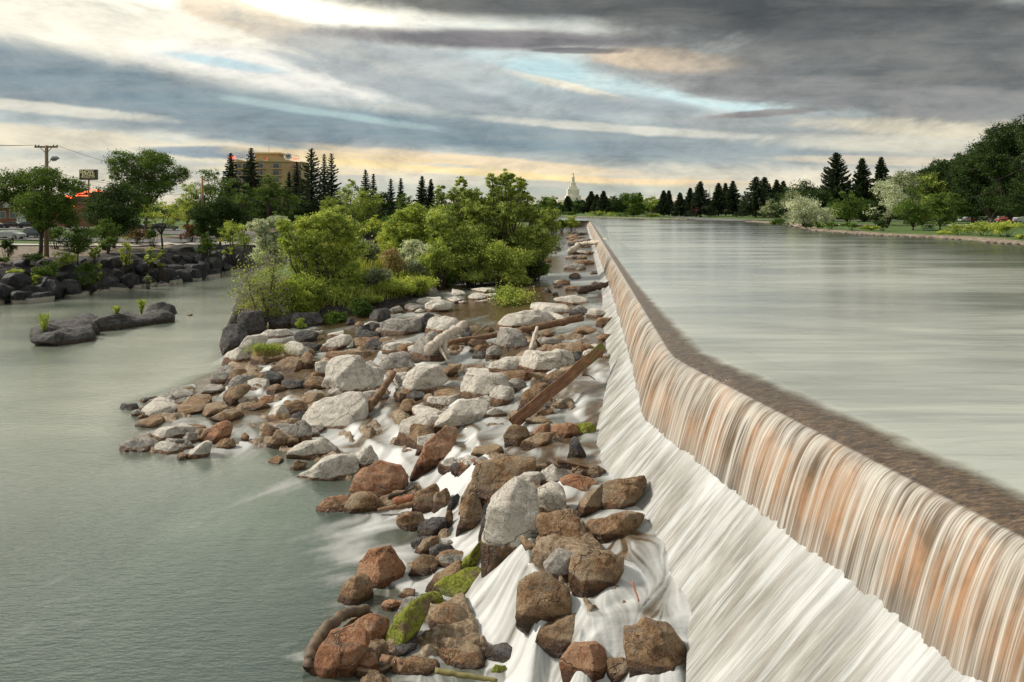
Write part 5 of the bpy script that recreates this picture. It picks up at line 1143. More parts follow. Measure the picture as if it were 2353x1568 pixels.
f4 = lambda x, y, l_: np.array(at(1206.9+.263*x, 340.4+.263*y, l_))
log([f4(395, 905, .4), f4(470, 845, .9), f4(570, 830, 1.2), f4(650, 825, 1.5), f4(720, 795, 2.1)], (.5, .28), WOODP, 'long pale bent log resting on the weir crest far back', seed=8)
log([f4(380, 725, .3), f4(470, 712, .5), f4(560, 712, .5)], (.4, .25), WOODB, 'dark driftwood log below the lone round bush', seed=9)
log([P3('C', 645, 1412, .5), P3('C', 720, 1425, .55), P3('C', 810, 1470, .45)], (.07, .13), WOODB, 'split brown branch stub at the bottom edge of the photo', seed=10)
log([P3('C', 1005, 1492, .45), P3('C', 1200, 1525, .4), P3('C', 1410, 1558, .35)], (.07, .045), simple('green_stick', (.20,.17,.06), .8, 0, 5, .3), 'long thin green stick at the bottom edge of the photo', 'driftwood_stick', seed=11)
log([P3('C', 735, 385, .35), P3('C', 870, 352, .45)], (.16, .15), simple('red_wood', (.26,.10,.045), .8, 0, 4, .4, .5), 'short thick reddish log right of the mossy rust boulder', seed=12)
log([P3('C', 625, 432, .15), P3('C', 760, 410, .25), P3('C', 868, 392, .3)], (.06, .13), WOODB, 'flat brown log under the short reddish log', seed=13)
log([P3('C', 690, 345, .3), P3('C', 790, 320, .4), P3('C', 870, 285, .4)], (.09, .04), WOODD, 'dark broken branch on top of the short reddish log', seed=14, branches=[(P3('C', 800, 318, .4), P3('C', 850, 335, .3), .03), (P3('C', 790, 320, .4), P3('C', 850, 255, .8), .03)])
log([P3('D', 1112, 975, .35), P3('D', 1150, 1088, .1)], (.03, .02), simple('twig_red', (.35,.14,.07), .8), 'thin reddish twig stuck in the white water', 'driftwood_stick', seed=15)
log([P3('C', 172, 1470, .1), P3('C', 200, 1330, .35), P3('C', 300, 1195, .5), P3('C', 430, 1110, .4), P3('C', 560, 1080, .25)], (.17, .12), simple('worn_wood', (.13,.09,.055), .7, 0, 3, .4, .5), 'thick worn log curving along the lower left edge of the rocks', seed=16)
log([P3('C', 820, 270, .1), P3('C', 818, 200, .8)], (.05, .04), WOODB, 'small upright stick left of the white cascade', 'driftwood_stick', seed=17)
log([P3('B', 1930, 770, .6), P3('B', 1990, 775, .5), P3('B', 2035, 805, .2)], (.03, .02), WOODD, 'thin dark twig hanging off the rust-brown plank', 'driftwood_stick', seed=18)
def plank(a, e, w_, th, mat, label, name):
    d_ = e-a; L = np.linalg.norm(d_); o = empty(name, tuple(a)); tag(o, label, 'plank'); bm = bmesh.new(); bmesh.ops.create_cube(bm, size=1)
    bmesh.ops.subdivide_edges(bm, edges=bm.edges[:], cuts=5, use_grid_fill=True); rs = np.random.RandomState(3)
    for v in bm.verts:
        v.co = Vector(((v.co.x+.5)*L, v.co.y*th, v.co.z*w_)); n_ = (vn(np.array([v.co.x*1.5]), np.array([v.co.z*6]), v.co.y*5, 3)[0]-.5)
        v.co.y += n_*.10; v.co.z += n_*.12; 
        if v.co.x < .01: v.co.x += rs.uniform(-.25, .15)
    me = bpy.data.meshes.new('board'); bm.to_mesh(me); bm.free(); me.materials.append(mat); q = put('board', me, o)
    o.rotation_mode = 'QUATERNION'; X_ = Vector(d_).normalized(); Z_ = Vector((0,0,1)); Z_ = (Z_-X_*Z_.dot(X_)).normalized(); Y_ = Z_.cross(X_); o.rotation_quaternion = Matrix((X_, Y_, Z_)).transposed().to_quaternion() @ Matrix.Rotation(R(-28), 3, 'X').to_quaternion(); return o
plank(P3('B', 1365, 1165, .35), P3('B', 2110, 530, 1.15), .50, .10, PLANK, 'long rust-brown plank leaning from the rocks up to the falls', 'driftwood_plank')
plank(P3('D', 925, 318, .10), P3('D', 665, 258, .75), .14, .07, WOODB, 'narrow grey-brown board lying behind the white giant boulder', 'driftwood_plank')
log([P3('D', 760, 325, .2), P3('D', 795, 290, .4)], (.05, .03), WOODB, 'short twig under the narrow grey-brown board', 'driftwood_stick', seed=19)
log([P3('D', 620, 262, .5), P3('D', 690, 285, .5), P3('D', 750, 300, .35)], (.12, .06), WOODD, 'dark broken wood beside the narrow grey-brown board', seed=20)
# ---------------------------------------------------------------- utility poles and lamps
PW = simple('pole_wood', (.22,.155,.09), .85, 0, 4, .3, .3); PWR = simple('pole_wood_red', (.34,.15,.07), .85, 0, 4, .3, .3); MET = simple('grey_metal', (.32,.34,.35), .45, .5); BLK = simple('black', (.015,.015,.017), .5)
def wire(pts, r=.03): 
    mb = MB()
    for a, b_ in pts:
        a, b_ = np.array(a, float), np.array(b_, float); L = np.linalg.norm(b_-a); mb.tube([a+(b_-a)*q-np.array([0,0,L*.025*4*q*(1-q)]) for q in np.linspace(0, 1, 9)], r, 4)
    return mb
D = 100; s = D/F; x0 = (107-HX)*s; zt = CZ-(333-HY)*s; z0 = Tz(x0, D); H = zt-z0
o = empty('utility_pole', (x0, D, z0)); tag(o, 'wooden utility pole with crossarm and street lamp behind the forked tree', 'utility pole')
MB().tube([(0,0,-.5), (0,0,H*.5), (0,0,H-.1)], [.30,.26,.21], 10).build('pole', PW, o, True)
ca = MB().box(-1.55,1.55,-.16,-.02,H-.42,H-.18); ca.tube([(-.75,-.09,H-.42),(0,-.09,H-1.2)], .045, 5).tube([(.75,-.09,H-.42),(0,-.09,H-1.2)], .045, 5); ca.build('crossarm', PW, o)
for xx in (-1.45, -1.0, 1.0, 1.45): MB().tube([(xx,-.09,H-.18),(xx,-.09,H-.05),(xx,-.09,H+.04)], [.07,.09,.05], 8).build('insulator', MET, o, True)
zl = H-1.85
MB().tube([(.15,0,zl-.75),(.45,0,zl-.35),(.7,0,zl-.15)], .05, 6).build('lamp_arm', MET, o)
hd = MB().tube([(.55,0,zl-.18),(.9,0,zl),(1.4,0,zl+.06),(1.75,0,zl)], [.10,.30,.26,.06], 10); hd.build('lamp_head', MET, o, True)
MB().tube([(.8,0,zl-.26),(1.3,0,zl-.22)], [.15,.13], 8).build('lamp_lens', simple('lens', (.55,.5,.4), .2), o, True)
pA = np.array([x0, D, zt-.3])
wo = wire([(pA+(-1.4,0,.25), PD(-200, 322, 92)), (pA+(-1.0,0,.25), PD(-200, 316, 97)), (pA+(1.4,0,.2), PD(470, 392, 170)), (pA+(.1,0,-3.2), PD(470, 420, 165)), (pA+(.1,0,-3.6), PD(470, 440, 165)), (pA+(0,0,-3.3), PD(-200, 388, 96)), (pA+(0,0,-3.9), PD(-200, 397, 96))], .022).build('power_lines', BLK, None); tag(wo, 'thin sagging wires strung from the crossarm pole', 'cable')
D = 138; s = D/F; x0 = (465-HX)*s; z0 = Tz(x0, D); H = CZ-(409-HY)*s-z0
o = empty('utility_pole', (x0, D, z0)); tag(o, 'reddish wooden pole with a small transformer in front of the dark bushy tree', 'utility pole')
MB().tube([(0,0,-.5),(0,0,H)], [.24,.18], 9).build('pole', PWR, o, True); MB().tube([(-.25,-.2,H-4.2),(-.25,-.2,H-3.1)], .24, 9).build('transformer', simple('transformer_grey', (.42,.46,.48), .5), o, True)
MB().tube([(.1,0,H-4.6),(1.0,0,H-4.5)], .04, 5).build('lamp_arm', MET, o); MB().tube([(.8,0,H-4.45),(1.4,0,H-4.6)], [.15,.2], 8).build('lamp_head', MET, o, True)
wo = wire([((x0,D,z0+H-.3), PD(900, 470, 240)), ((x0,D,z0+H-1), PD(820, 478, 240)), ((x0,D,z0+H-.3), PD(330, 440, 170)), ((x0,D,z0+H-.8), PD(300, 452, 170))], .022).build('power_lines', BLK, None); tag(wo, 'thin wires running from the transformer pole past the hotel trees', 'cable')
D = 190; s = D/F; x0 = (256-HX)*s; z0 = Tz(x0, D); H = CZ-(414-HY)*s-z0
o = empty('street_lamp', (x0, D, z0)); tag(o, 'street lamp with curved arm right of the restaurant sign', 'street lamp'); MB().tube([(0,0,0),(0,0,H)], [.14,.10], 8).build('pole', MET, o, True)
MB().tube([(0,0,H-.9),(-.8,0,H-.3),(-1.7,0,H-.05)], .06, 6).build('lamp_arm', MET, o, True); MB().tube([(-1.6,0,H-.05),(-2.1,0,H),(-2.7,0,H-.1)], [.08,.24,.12], 8).build('lamp_head', simple('lamp_pale', (.6,.58,.5), .4), o, True)
D = 225; s = D/F; x0 = (741-HX)*s; z0 = Tz(x0, D); H = CZ-(430-HY)*s-z0
o = empty('street_lamp', (x0, D, z0)); tag(o, 'slim grey lamp post in front of the pair of narrow spruces', 'street lamp'); MB().tube([(0,0,0),(0,0,H)], [.16,.1], 8).build('pole', MET, o, True); MB().tube([(.3,0,H-.9),(1.4,0,H-1.1)], [.2,.25], 8).build('lamp_head', MET, o, True)
def text(body, size, loc, mat, parent, name='lettering', bold=.0, depth=.02, sx=1):
    cu = bpy.data.curves.new(name, 'FONT'); cu.body = body; cu.size = size; cu.align_x = 'CENTER'; cu.align_y = 'CENTER'; cu.extrude = depth; cu.offset = bold
    tmp = bpy.data.objects.new(name, cu); C.objects.link(tmp); dg = bpy.context.evaluated_depsgraph_get(); me = bpy.data.meshes.new_from_object(tmp.evaluated_get(dg)); bpy.data.objects.remove(tmp)
    me.materials.clear(); me.materials.append(mat); o = put(name, me, parent, loc); o.rotation_euler = (R(90), 0, 0); o.scale = (sx, 1, 1); return o
# restaurant sign
D = 165; s = D/F; x0 = (204-HX)*s; z0 = Tz(x0, D); zc = CZ-(402-HY)*s-z0
o = empty('roadside_sign', (x0, D, z0)); tag(o, 'dark rectangular restaurant sign reading SNOW EAGLE on a tall post', 'sign')
MB().tube([(0,0,-.3),(0,0,zc-1)], .17, 8).build('post', PWR, o, True); sb = simple('sign_brown', (.045,.032,.018), .5); sw, sh = 19.5*s, 11*s
MB().box(-sw,sw,-.2,.2,zc-sh,zc+sh).build('panel', sb, o); fm = simple('sign_frame', (.16,.13,.09), .5)
MB().box(-sw-.06,sw+.06,-.24,.22,zc+sh,zc+sh+.09).box(-sw-.06,sw+.06,-.24,.22,zc-sh-.09,zc-sh).box(-sw-.09,-sw,-.24,.22,zc-sh,zc+sh).box(sw,sw+.09,-.24,.22,zc-sh,zc+sh).build('frame', fm, o)
LT = glow('sign_letters', (.75,.66,.38), .12)
text('SNOW', 1.0, (-.35,-.23,zc+.66), LT, o, bold=.010, sx=1.0); text('EAGLE', .95, (0,-.23,zc+.08), LT, o, bold=.010, sx=1.02); text('Brewing & Grill', .50, (0,-.23,zc-.47), LT, o, bold=.004, sx=.96)
MB().box(-sw*.85,sw*.85,-.215,-.2,zc-.92,zc-.80).build('small_print_line', simple('dull_line', (.2,.17,.1), .6), o)
# restaurant building with red neon roof line
BR = simple('brick', (.22,.10,.065), .85, 0, 1.2, .3, .3); RF = simple('dark_roof', (.05,.052,.06), .7); NEO = glow('red_neon', (1.0,.10,.04), 3.2); GL = simple('window_glass', (.10,.13,.15), .1); TRM = simple('white_trim', (.55,.52,.46), .6); BLUE = simple('dark_blue', (.03,.04,.08), .5)
D = 178; s = D/F
def wx(px): return (px-HX)*s
def wz(py): return CZ-(py-HY)*s
gz = Tz(wx(190), D); o = empty('restaurant', (wx(190), D, gz)); tag(o, 'low brick restaurant with dark stepped roof edged in red neon', 'building'); ox = wx(190)
def B(x0, x1, y0, y1, z0, z1): return MB().box(wx(x0)-ox, wx(x1)-ox, y0, y1, z0-gz, z1-gz)
B(120,226,0,12,gz-.5,wz(463)).build('wall', BR, o); B(118,250,-.8,12.5,wz(463)+.01,wz(452)).build('roof', RF, o); B(160,236,1.5,9,wz(452)+.01,wz(441)).build('upper_roof', RF, o)
B(166,194,.2,1.4,wz(447),wz(434)).build('blue_sign_board', BLUE, o)
nb = MB()
for a, b_ in [((141,455),(152,455)),((152,451),(166,451)),((166,455),(176,455)),((163,449),(163,458)),((180,450),(212,450)),((180,445),(200,445)),((199,441),(199,447)),((199,441),(214,441)),((214,437),(214,443)),((214,437),(232,437)),((226,440),(246,441)),((180,444),(186,451)),((168,475),(176,475)),((150,478),(160,479))]:
    nb.tube([(wx(a[0])-ox, -1.0, wz(a[1])-gz), (wx(b_[0])-ox, -1.0, wz(b_[1])-gz)], .13, 6)
nb.build('neon_tubes', NEO, o)
wn = B(197,220,-.15,-.02,wz(506),wz(489)); wo_ = wn.build('window', TRM, o); B(199,218,-.17,-.151,wz(504.5),wz(490.5)).build('pane', simple('lit_pane', (.45,.45,.38), .2), wo_)
fr_ = MB()
for k_ in range(1, 4): fr_.box(wx(199+19*k_/4)-ox-.05, wx(199+19*k_/4)-ox+.05, -.2,-.171, wz(504.5)-gz, wz(490.5)-gz)
fr_.box(wx(199)-ox, wx(218)-ox, -.21,-.201, wz(497.5)-gz-.04, wz(497.5)-gz+.04); fr_.build('muntins', TRM, wo_)
B(120,226,-.1,-.01,wz(468),wz(464)).build('fascia', simple('fascia', (.3,.22,.18), .7), o); B(232,240,-.3,-.05,wz(500),wz(484)).build('door', BLK, o); B(233.5,237,-.36,-.31,wz(490),wz(486)).build('pink_sign', glow('pink', (.9,.1,.35), 1.5), o)
D = 200; s = D/F; gz = Tz(wx(40), D); o = empty('shop_building', (wx(40), D, gz)); ox = wx(40); tag(o, 'long low shop with dark pitched roof and lit orange window at the left border', 'building')
B(-60,118,0,14,gz-.5,wz(478)).build('wall', BR, o); rf = MB(); rf.add([(wx(-70)-ox,-1.2,wz(478)-gz+.02),(wx(128)-ox,-1.2,wz(478)-gz+.02),(wx(120)-ox,7,wz(448)-gz),(wx(-60)-ox,7,wz(448)-gz),(wx(128)-ox,15,wz(478)-gz),(wx(-70)-ox,15,wz(478)-gz)], [(0,1,2,3),(3,2,4,5),(0,3,5),(1,4,2)]); rf.build('roof', RF, o)
for x in (-20,0,22,84): wn = B(x,x+14,-.12,-.02,wz(502),wz(486)).build('window', TRM, o); B(x+1,x+13,-.15,-.121,wz(501),wz(487)).build('pane', GL, wn)
wn = B(44,60,-.12,-.02,wz(500),wz(486)).build('window', simple('red_frame', (.35,.05,.03), .6), o); B(46,58,-.15,-.121,wz(491),wz(486.5)).build('pane', glow('orange_light', (1,.35,.08), 2), wn)
B(36,52,-.5,-.1,wz(481),wz(477.5)).build('orange_sign', glow('orange_sign', (.8,.25,.05), .8), o); B(46,68,-1.4,-1.3,gz,wz(488)).build('white_panel', simple('white_panel', (.5,.55,.55), .6), o)
# caboose
D = 205; s = D/F; gz = Tz(wx(415), D); o = empty('caboose', (wx(415), D, gz)); ox = wx(415); YEL = simple('caboose_yellow', (.55,.33,.07), .6, 0, 2, .2); tag(o, 'old yellow railway caboose with red end numbered 87 behind the trees', 'railway car')
B(398,422,0,3,wz(503),wz(488)).build('body', YEL, o); B(396,433,-.2,3.2,wz(488)+.01,wz(486.3)).build('roof', RF, o); B(404,414,.4,2.6,wz(486.3)+.01,wz(481)).build('cupola', YEL, o); B(422.05,431,.1,2.9,wz(503),wz(488)).build('end_platform', simple('red_end', (.35,.06,.03), .6), o)
for x in (400,416.5): B(x,x+2.5,-.05,-.01,wz(497),wz(492)).build('window', GL, o)
B(398,433,.2,2.8,wz(505),wz(503.02)).build('frame', BLK, o); text('87', .9, (wx(409)-ox,-.06,wz(495)-gz), BLK, o, bold=.02)
for x in (402,408,424,429): MB().tube([(wx(x)-ox,.1,wz(505.5)-gz),(wx(x)-ox,.3,wz(505.5)-gz)], .42, 12).build('wheel', BLK, o)
# hotel: curved scalloped facade
OCH = simple('ochre_wall', (.46,.335,.18), .8, 0, .4, .12); OCD = simple('ochre_trim', (.55,.41,.22), .8)
D = 320; s = D/F; hx = wx(597); gz = .3; o = empty('hotel', (hx, D, gz)); tag(o, 'tall ochre hotel with scalloped roof line rising behind dark spruces', 'building'); ox = hx
def front(px): q = (px-597)/92; return 5.5*q*q*1.6
def scal(px, amp): return amp*abs(math.cos((px-508)/165*math.pi*3.0))
def curved(x0, x1, z0, z1, amp, off, depth, n=66, mat=OCH, name='wall', parent=None, wavez=0):
    mb = MB(); xs = np.linspace(x0, x1, n); pf = [(wx(x)-ox, front(x)+scal(x, amp)-off) for x in xs]; 
    top = [z1-gz-wavez*math.cos((x-508)/165*math.pi*6) for x in xs]; V = []; Fs = []
    for (x, y), tz in zip(pf, top): V += [(x, y, z0-gz), (x, y, tz), (x, depth, tz), (x, depth, z0-gz)]
    for i in range(n-1):
        a = 4*i; b2 = a+4; Fs += [(a, b2, b2+1, a+1), (a+1, b2+1, b2+2, a+2), (a+2, b2+2, b2+3, a+3), (a+3, b2+3, b2, a)]
    Fs += [(0,1,2,3), (4*n-1,4*n-2,4*n-3,4*n-4)]; return mb.add(V, Fs).build(name, mat, parent or o)
curved(511, 678, gz, wz(371.5), 1.3, 0, 22); curved(507, 682, wz(371.5)+.01, wz(367.5), 1.6, 1.0, 23, mat=OCD, name='cornice', wavez=.45)
ph = MB().add([(wx(567)-ox,9,wz(367)-gz),(wx(629)-ox,9,wz(367)-gz),(wx(629)-ox,18,wz(367)-gz),(wx(567)-ox,18,wz(367)-gz),(wx(570)-ox,9,wz(351)-gz),(wx(622)-ox,9,wz(351)-gz),(wx(622)-ox,18,wz(351)-gz),(wx(570)-ox,18,wz(351)-gz)], [(0,1,5,4),(1,2,6,5),(2,3,7,6),(3,0,4,7)])
ph.build('penthouse', OCH, o); B(566,630,8,19,wz(351),wz(347.5)).build('penthouse_cornice', OCD, o)
HG = simple('hotel_glass', (.07,.09,.11), .08)
for fl in range(7):
    zt_ = wz(375)-fl*3.05
    for x in (533, 552, 590, 624, 661, 673):
        w_ = 14 if x < 660 else 8; yy = front(x+w_/2)+scal(x+w_/2, 1.3)
        wn = B(x,x+w_,yy-.25,yy+.6,zt_-2.0,zt_).build('window', TRM, o); B(x+.7,x+w_-.7,yy-.30,yy-.251,zt_-1.9,zt_-.1).build('pane', HG, wn); B(x+w_/2-.3,x+w_/2+.3,yy-.36,yy-.301,zt_-1.9,zt_-.1).build('mullion', TRM, wn)
        sl_ = B(x-3,x+w_+7,yy-1.3,yy+.5,zt_-2.55,zt_-2.2).build('balcony', OCD, o)
        rl = MB()
        for k_ in range(9): xx = wx(x-2+(w_+8)*k_/8)-ox; rl.box(xx-.03, xx+.03, yy-1.25, yy-1.19, zt_-2.2-gz, zt_-1.3-gz)
        rl.box(wx(x-2)-ox, wx(x+w_+6)-ox, yy-1.26, yy-1.18, zt_-1.32-gz, zt_-1.25-gz); rl.build('railing', RF, sl_)
MB().tube([(wx(597)-ox,12,wz(347)-gz),(wx(597)-ox,12,wz(322)-gz)], [.10,.04], 5).build('antenna', MET, o)
text('V', 1.3, (wx(598)-ox, 8.9, wz(363)-gz), glow('red_letter', (.9,.12,.05), .8), o, 'roof_letter')
def frame(x0, x1, zt0, zt1, nm, lab):
    q = empty(nm, (wx((x0+x1)/2), D+5, wz(367))); tag(q, lab, 'sign'); c0 = wx((x0+x1)/2); zz = wz(367); mb = MB(); n = 9
    for k_ in range(n):
        x = wx(x0+(x1-x0)*k_/(n-1))-c0; mb.tube([(x,0,0),(x,0,wz(zt0)-zz)], .07, 4)
    for zf in (.45, 1): mb.tube([(wx(x0)-c0,0,(wz(zt0)-zz)*zf),(0,-1,(wz(zt1)-zz)*zf),(wx(x1)-c0,0,(wz(zt0)-zz)*zf)], .08, 4)
    mb.build('truss', MET, q); return q, c0, zz
REDN = glow('red_sign', (1,.09,.05), 2.2)
q, c0, zz = frame(644, 679, 357, 354, 'rooftop_sign', 'rooftop sign of a grey disc marked W with red letters on the hotel')
MB().tube([(wx(656)-c0,-1.3,wz(358.5)-zz),(wx(656)-c0,-1.0,wz(358.5)-zz)], 1.35, 24).build('disc', simple('disc_grey', (.5,.53,.52), .5), q); text('W', 1.5, (wx(656)-c0,-1.36,wz(358.5)-zz), BLK, q, 'disc_mark', bold=.05, sx=1.0)
def redbars(q, c0, zz, x0, x1, y0, y1, n):
    mb = MB(); r_ = np.random.RandomState(n)
    for k_ in range(n):
        a = x0+(x1-x0)*k_/n; e = a+(x1-x0)/n*.72; mb.box(wx(a)-c0, wx(a)-c0+.12, -1.3,-1.1, wz(y1)-zz, wz(y0)-zz); mb.box(wx(e)-c0-.12, wx(e)-c0, -1.3,-1.1, wz(y1)-zz, wz(y0)-zz); mb.box(wx(a)-c0+.12, wx(e)-c0-.12, -1.3,-1.1, wz(y0)-zz-.14, wz(y0)-zz); 
        if k_ % 2: mb.box(wx(a)-c0+.12, wx(e)-c0-.12, -1.3,-1.1, wz((y0+y1)/2)-zz-.07, wz((y0+y1)/2)-zz+.07)
    mb.build('red_letters', REDN, q)
redbars(q, c0, zz, 667, 678, 361.5, 366.5, 4)
q, c0, zz = frame(512, 552, 353, 350, 'rooftop_sign', 'rooftop sign with red letters behind the spruce tips at the left end of the hotel'); redbars(q, c0, zz, 518, 535, 358, 364.5, 4)
# ---- white stepped tower far up the river
WT = simple('white_stone', (.78,.73,.62), .7, 0, .12, .08); D = 980; s = D/F; gz = .4; cx = 1318; o = empty('temple', (wx(cx), D, gz)); ox = wx(cx); tag(o, 'white stepped tower tapering to a spire with a gilded figure, far upriver', 'tower')
mb = {}
tiers = [(1299,1334,463,450,14),(1303,1330,450,434.5,11.5),(1306.5,1325.5,434.5,428.5,9),(1310.5,1322.5,428.5,420.5,7),(1313.5,1320,420.5,407.5,5)]
for (x0, x1, y0, y1, d_) in tiers:
    m_ = MB(); w_ = wx(x1)-wx(x0); c_ = (wx(x0)+wx(x1))/2-ox; zb = (gz if y0 == 463 else wz(y0)+.01)-gz; z1 = wz(y1)-gz
    m_.box(c_-w_/2, c_+w_/2, -w_/2, w_/2, zb, z1)
    for k_ in range(7):
        xx = c_-w_/2+w_*(k_+.5)/7; m_.box(xx-w_*.045, xx+w_*.045, -w_/2-.5, -w_/2-.003, zb, z1-.4+(.9 if k_ == 3 else 0))
    m_.box(c_-w_*.28, c_+w_*.28, -w_/2-1.4, -w_/2-.51, zb, z1-1.5); m_.build('tier', WT, o)
MB().tube([(wx(1317)-ox,0,wz(407.5)-gz),(wx(1317)-ox,0,wz(402)-gz)], [1.6,.8], 8).build('spire', WT, o); MB().tube([(wx(1317)-ox,0,wz(402)-gz),(wx(1317)-ox,0,wz(398.8)-gz),(wx(1317)-ox,0,wz(397.8)-gz)], [.55,.75,.4], 8).tube([(wx(1317)-ox,0,wz(399.2)-gz),(wx(1319)-ox,0,wz(398.4)-gz)], .22, 6).build('figure', simple('gilded', (.5,.36,.12), .4, .6), o)
B(1282,1299,5,30,gz,wz(460)).build('wing', WT, o); B(1321,1325,-17,-16.3,wz(460),wz(455)).build('window', GL, o)
D = 560; s = D/F; gz = .4; o = empty('church', (wx(1630), D, gz)); ox = wx(1630); tag(o, 'thin pale church steeple between the dark conifers', 'church'); B(1620,1660,0,16,gz,wz(470)).build('wall', WT, o); B(1627.5,1632.5,0,1.6,gz,wz(446)).build('tower', WT, o); MB().tube([(0,.8,wz(446)-gz),(0,.8,wz(436)-gz),(0,.8,wz(422)-gz)], [.8,.35,.03], 8).build('spire', WT, o)
D = 400; s = D/F; o = empty('house', (wx(1555), D, gz)); ox = wx(1555); tag(o, 'pale building with broad grey roof half hidden behind the far conifers', 'building'); B(1543,1580,0,12,gz,wz(480)).build('wall', TRM, o); B(1541,1583,-.5,12,wz(480)+.01,wz(465)).build('roof', simple('grey_roof', (.24,.22,.2), .8), o)
# ---------------------------------------------------------------- vehicles
def car_data(col, suv=False):
    mt = simple('car_paint_'+col[0], col[1], .3, .2); L, Wd, H = 4.6, 1.8, (1.75 if suv else 1.42); prof = [(-2.3,.35),(-2.3,.78),(-2.2,.92),(-1.5,.98),(-.85,H-.06),(-.3,H),(.75,H),(1.35,1.02),(2.1,.90),(2.3,.72),(2.3,.35)]
    if suv: prof = [(-2.3,.4),(-2.3,1.0),(-2.15,1.65),(-1.9,H),(.4,H),(1.15,1.12),(2.15,1.02),(2.3,.8),(2.3,.4)]
    def extr(pr, hw, ins=0):
        n = len(pr); v = [(x, -(hw-(.22 if z > 1.05 else 0)), z) for x, z in pr]+[(x, hw-(.22 if z > 1.05 else 0), z) for x, z in pr]
        return MB().add(v, [tuple(range(n)), tuple(range(2*n-1, n-1, -1))]+[(i, n+i, n+(i+1)%n, (i+1)%n) for i in range(n)])
    body = extr(prof, Wd/2).data('body', mt)
    g_ = [(-1.35,1.0),(-.85,H-.14),(.7,H-.14),(1.2,1.02)] if not suv else [(-2.0,1.08),(-1.85,H-.14),(.35,H-.14),(.98,1.12)]
    n = len(g_); gl = MB()
    for sgn in (-1, 1): gl.add([(x, sgn*(Wd/2-(.2 if z > 1.05 else -.01)+.008), z) for x, z in g_], [tuple(range(n))])
    a, b2 = (g_[2], g_[3]); gl.add([(a[0]+.1,-.62,a[1]),(a[0]+.1,.62,a[1]),(b2[0]+.12,.72,b2[1]),(b2[0]+.12,-.72,b2[1])], [(0,1,2,3)])
    a, b2 = (g_[1], g_[0]); gl.add([(a[0]-.1,-.62,a[1]),(a[0]-.1,.62,a[1]),(b2[0]-.15,.72,b2[1]),(b2[0]-.15,-.72,b2[1])], [(0,1,2,3)])
    wh = MB().tube([(0,-.11,0),(0,.11,0)], .33, 16).data('wheel', BLK); rim = MB().tube([(0,-.13,0),(0,.13,0)], .19, 12).data('rim', MET)
    return [('body', body, (0,0,0)), ('windows', gl.data('windows', GL), (0,0,0))]+[('wheel', wh, (x, y, .33)) for x in (-1.4, 1.4) for y in (-.85, .85)]+[('headlight', MB().box(2.26,2.33,y-.2,y+.2,.66,.8).data('headlight', TRM), (0,0,0)) for y in (-.62,.62)]+[('tail_light', MB().box(-2.33,-2.26,y-.15,y+.15,.7,.88).data('tail_light', glow('tail_red', (.7,.03,.02), .4)), (0,0,0)) for y in (-.66,.66)], rim
def add_car(data, px, py, D, rz, label, group='cars parked by the river road'):
    parts, rim = data; X = (px-HX)/F*D; o = empty('parked_car', (X, D, max(Tz(X, D), -9)+.04), rz); tag(o, label, 'car', group)
    for nm, me, lc in parts:
        c = put(nm, me, o, lc)
        if nm == 'wheel': put('rim', rim, c)
    return o
SV = car_data(('silver', (.42,.43,.42))); GY = car_data(('grey', (.10,.11,.12)), True); BK = car_data(('black', (.02,.02,.022))); RD = car_data(('red', (.35,.03,.02))); WH = car_data(('white', (.6,.6,.58)))
add_car(SV, 22, 530, 124, R(0), 'silver sedan driving on the road at the left border'); add_car(GY, 72, 526, 128, R(180), 'dark grey estate car behind the forked tree')
for i, (x, lb) in enumerate([(-14,'black car at the left border, behind the silver sedan'), (30,'black car parked at the lit shop, right of the first'), (62,'dark car parked in front of the white panel')]): add_car(BK, x, 512, 165, R(15), lb)
for i, (dt, x, D_, lb) in enumerate([(WH,95,170,'white car half hidden behind the forked tree'), (SV,290,168,'silver car behind the dense dark tree'), (BK,318,165,'black car under the tall cottonwood'), (BK,352,170,'dark car behind the flat-topped tree'), (GY,385,172,'dark grey estate car in front of the caboose')]): add_car(dt, x, 512, D_, R(20), lb)
for i, (dt, x, D_, lb) in enumerate([(WH,1485,400,'white car among the trees right of the big green tree'), (SV,1497,402,'silver car next to the white one on the far bank'), (BK,2085,235,'dark car left behind the small round tree'), (WH,2112,232,'white car behind the picnic table'), (RD,2140,228,'red car beyond the picnic table'), (SV,2225,205,'silver car behind the row of great trees, left one'), (BK,2250,203,'black car behind the row of great trees, middle one'),
   (RD,2312,198,'red car between the thick trunks near the right border'), (SV,2340,196,'silver car at the right border')]): add_car(dt, x, 500, D_, R([10,175][i % 2]), lb, 'cars parked behind the park trees')
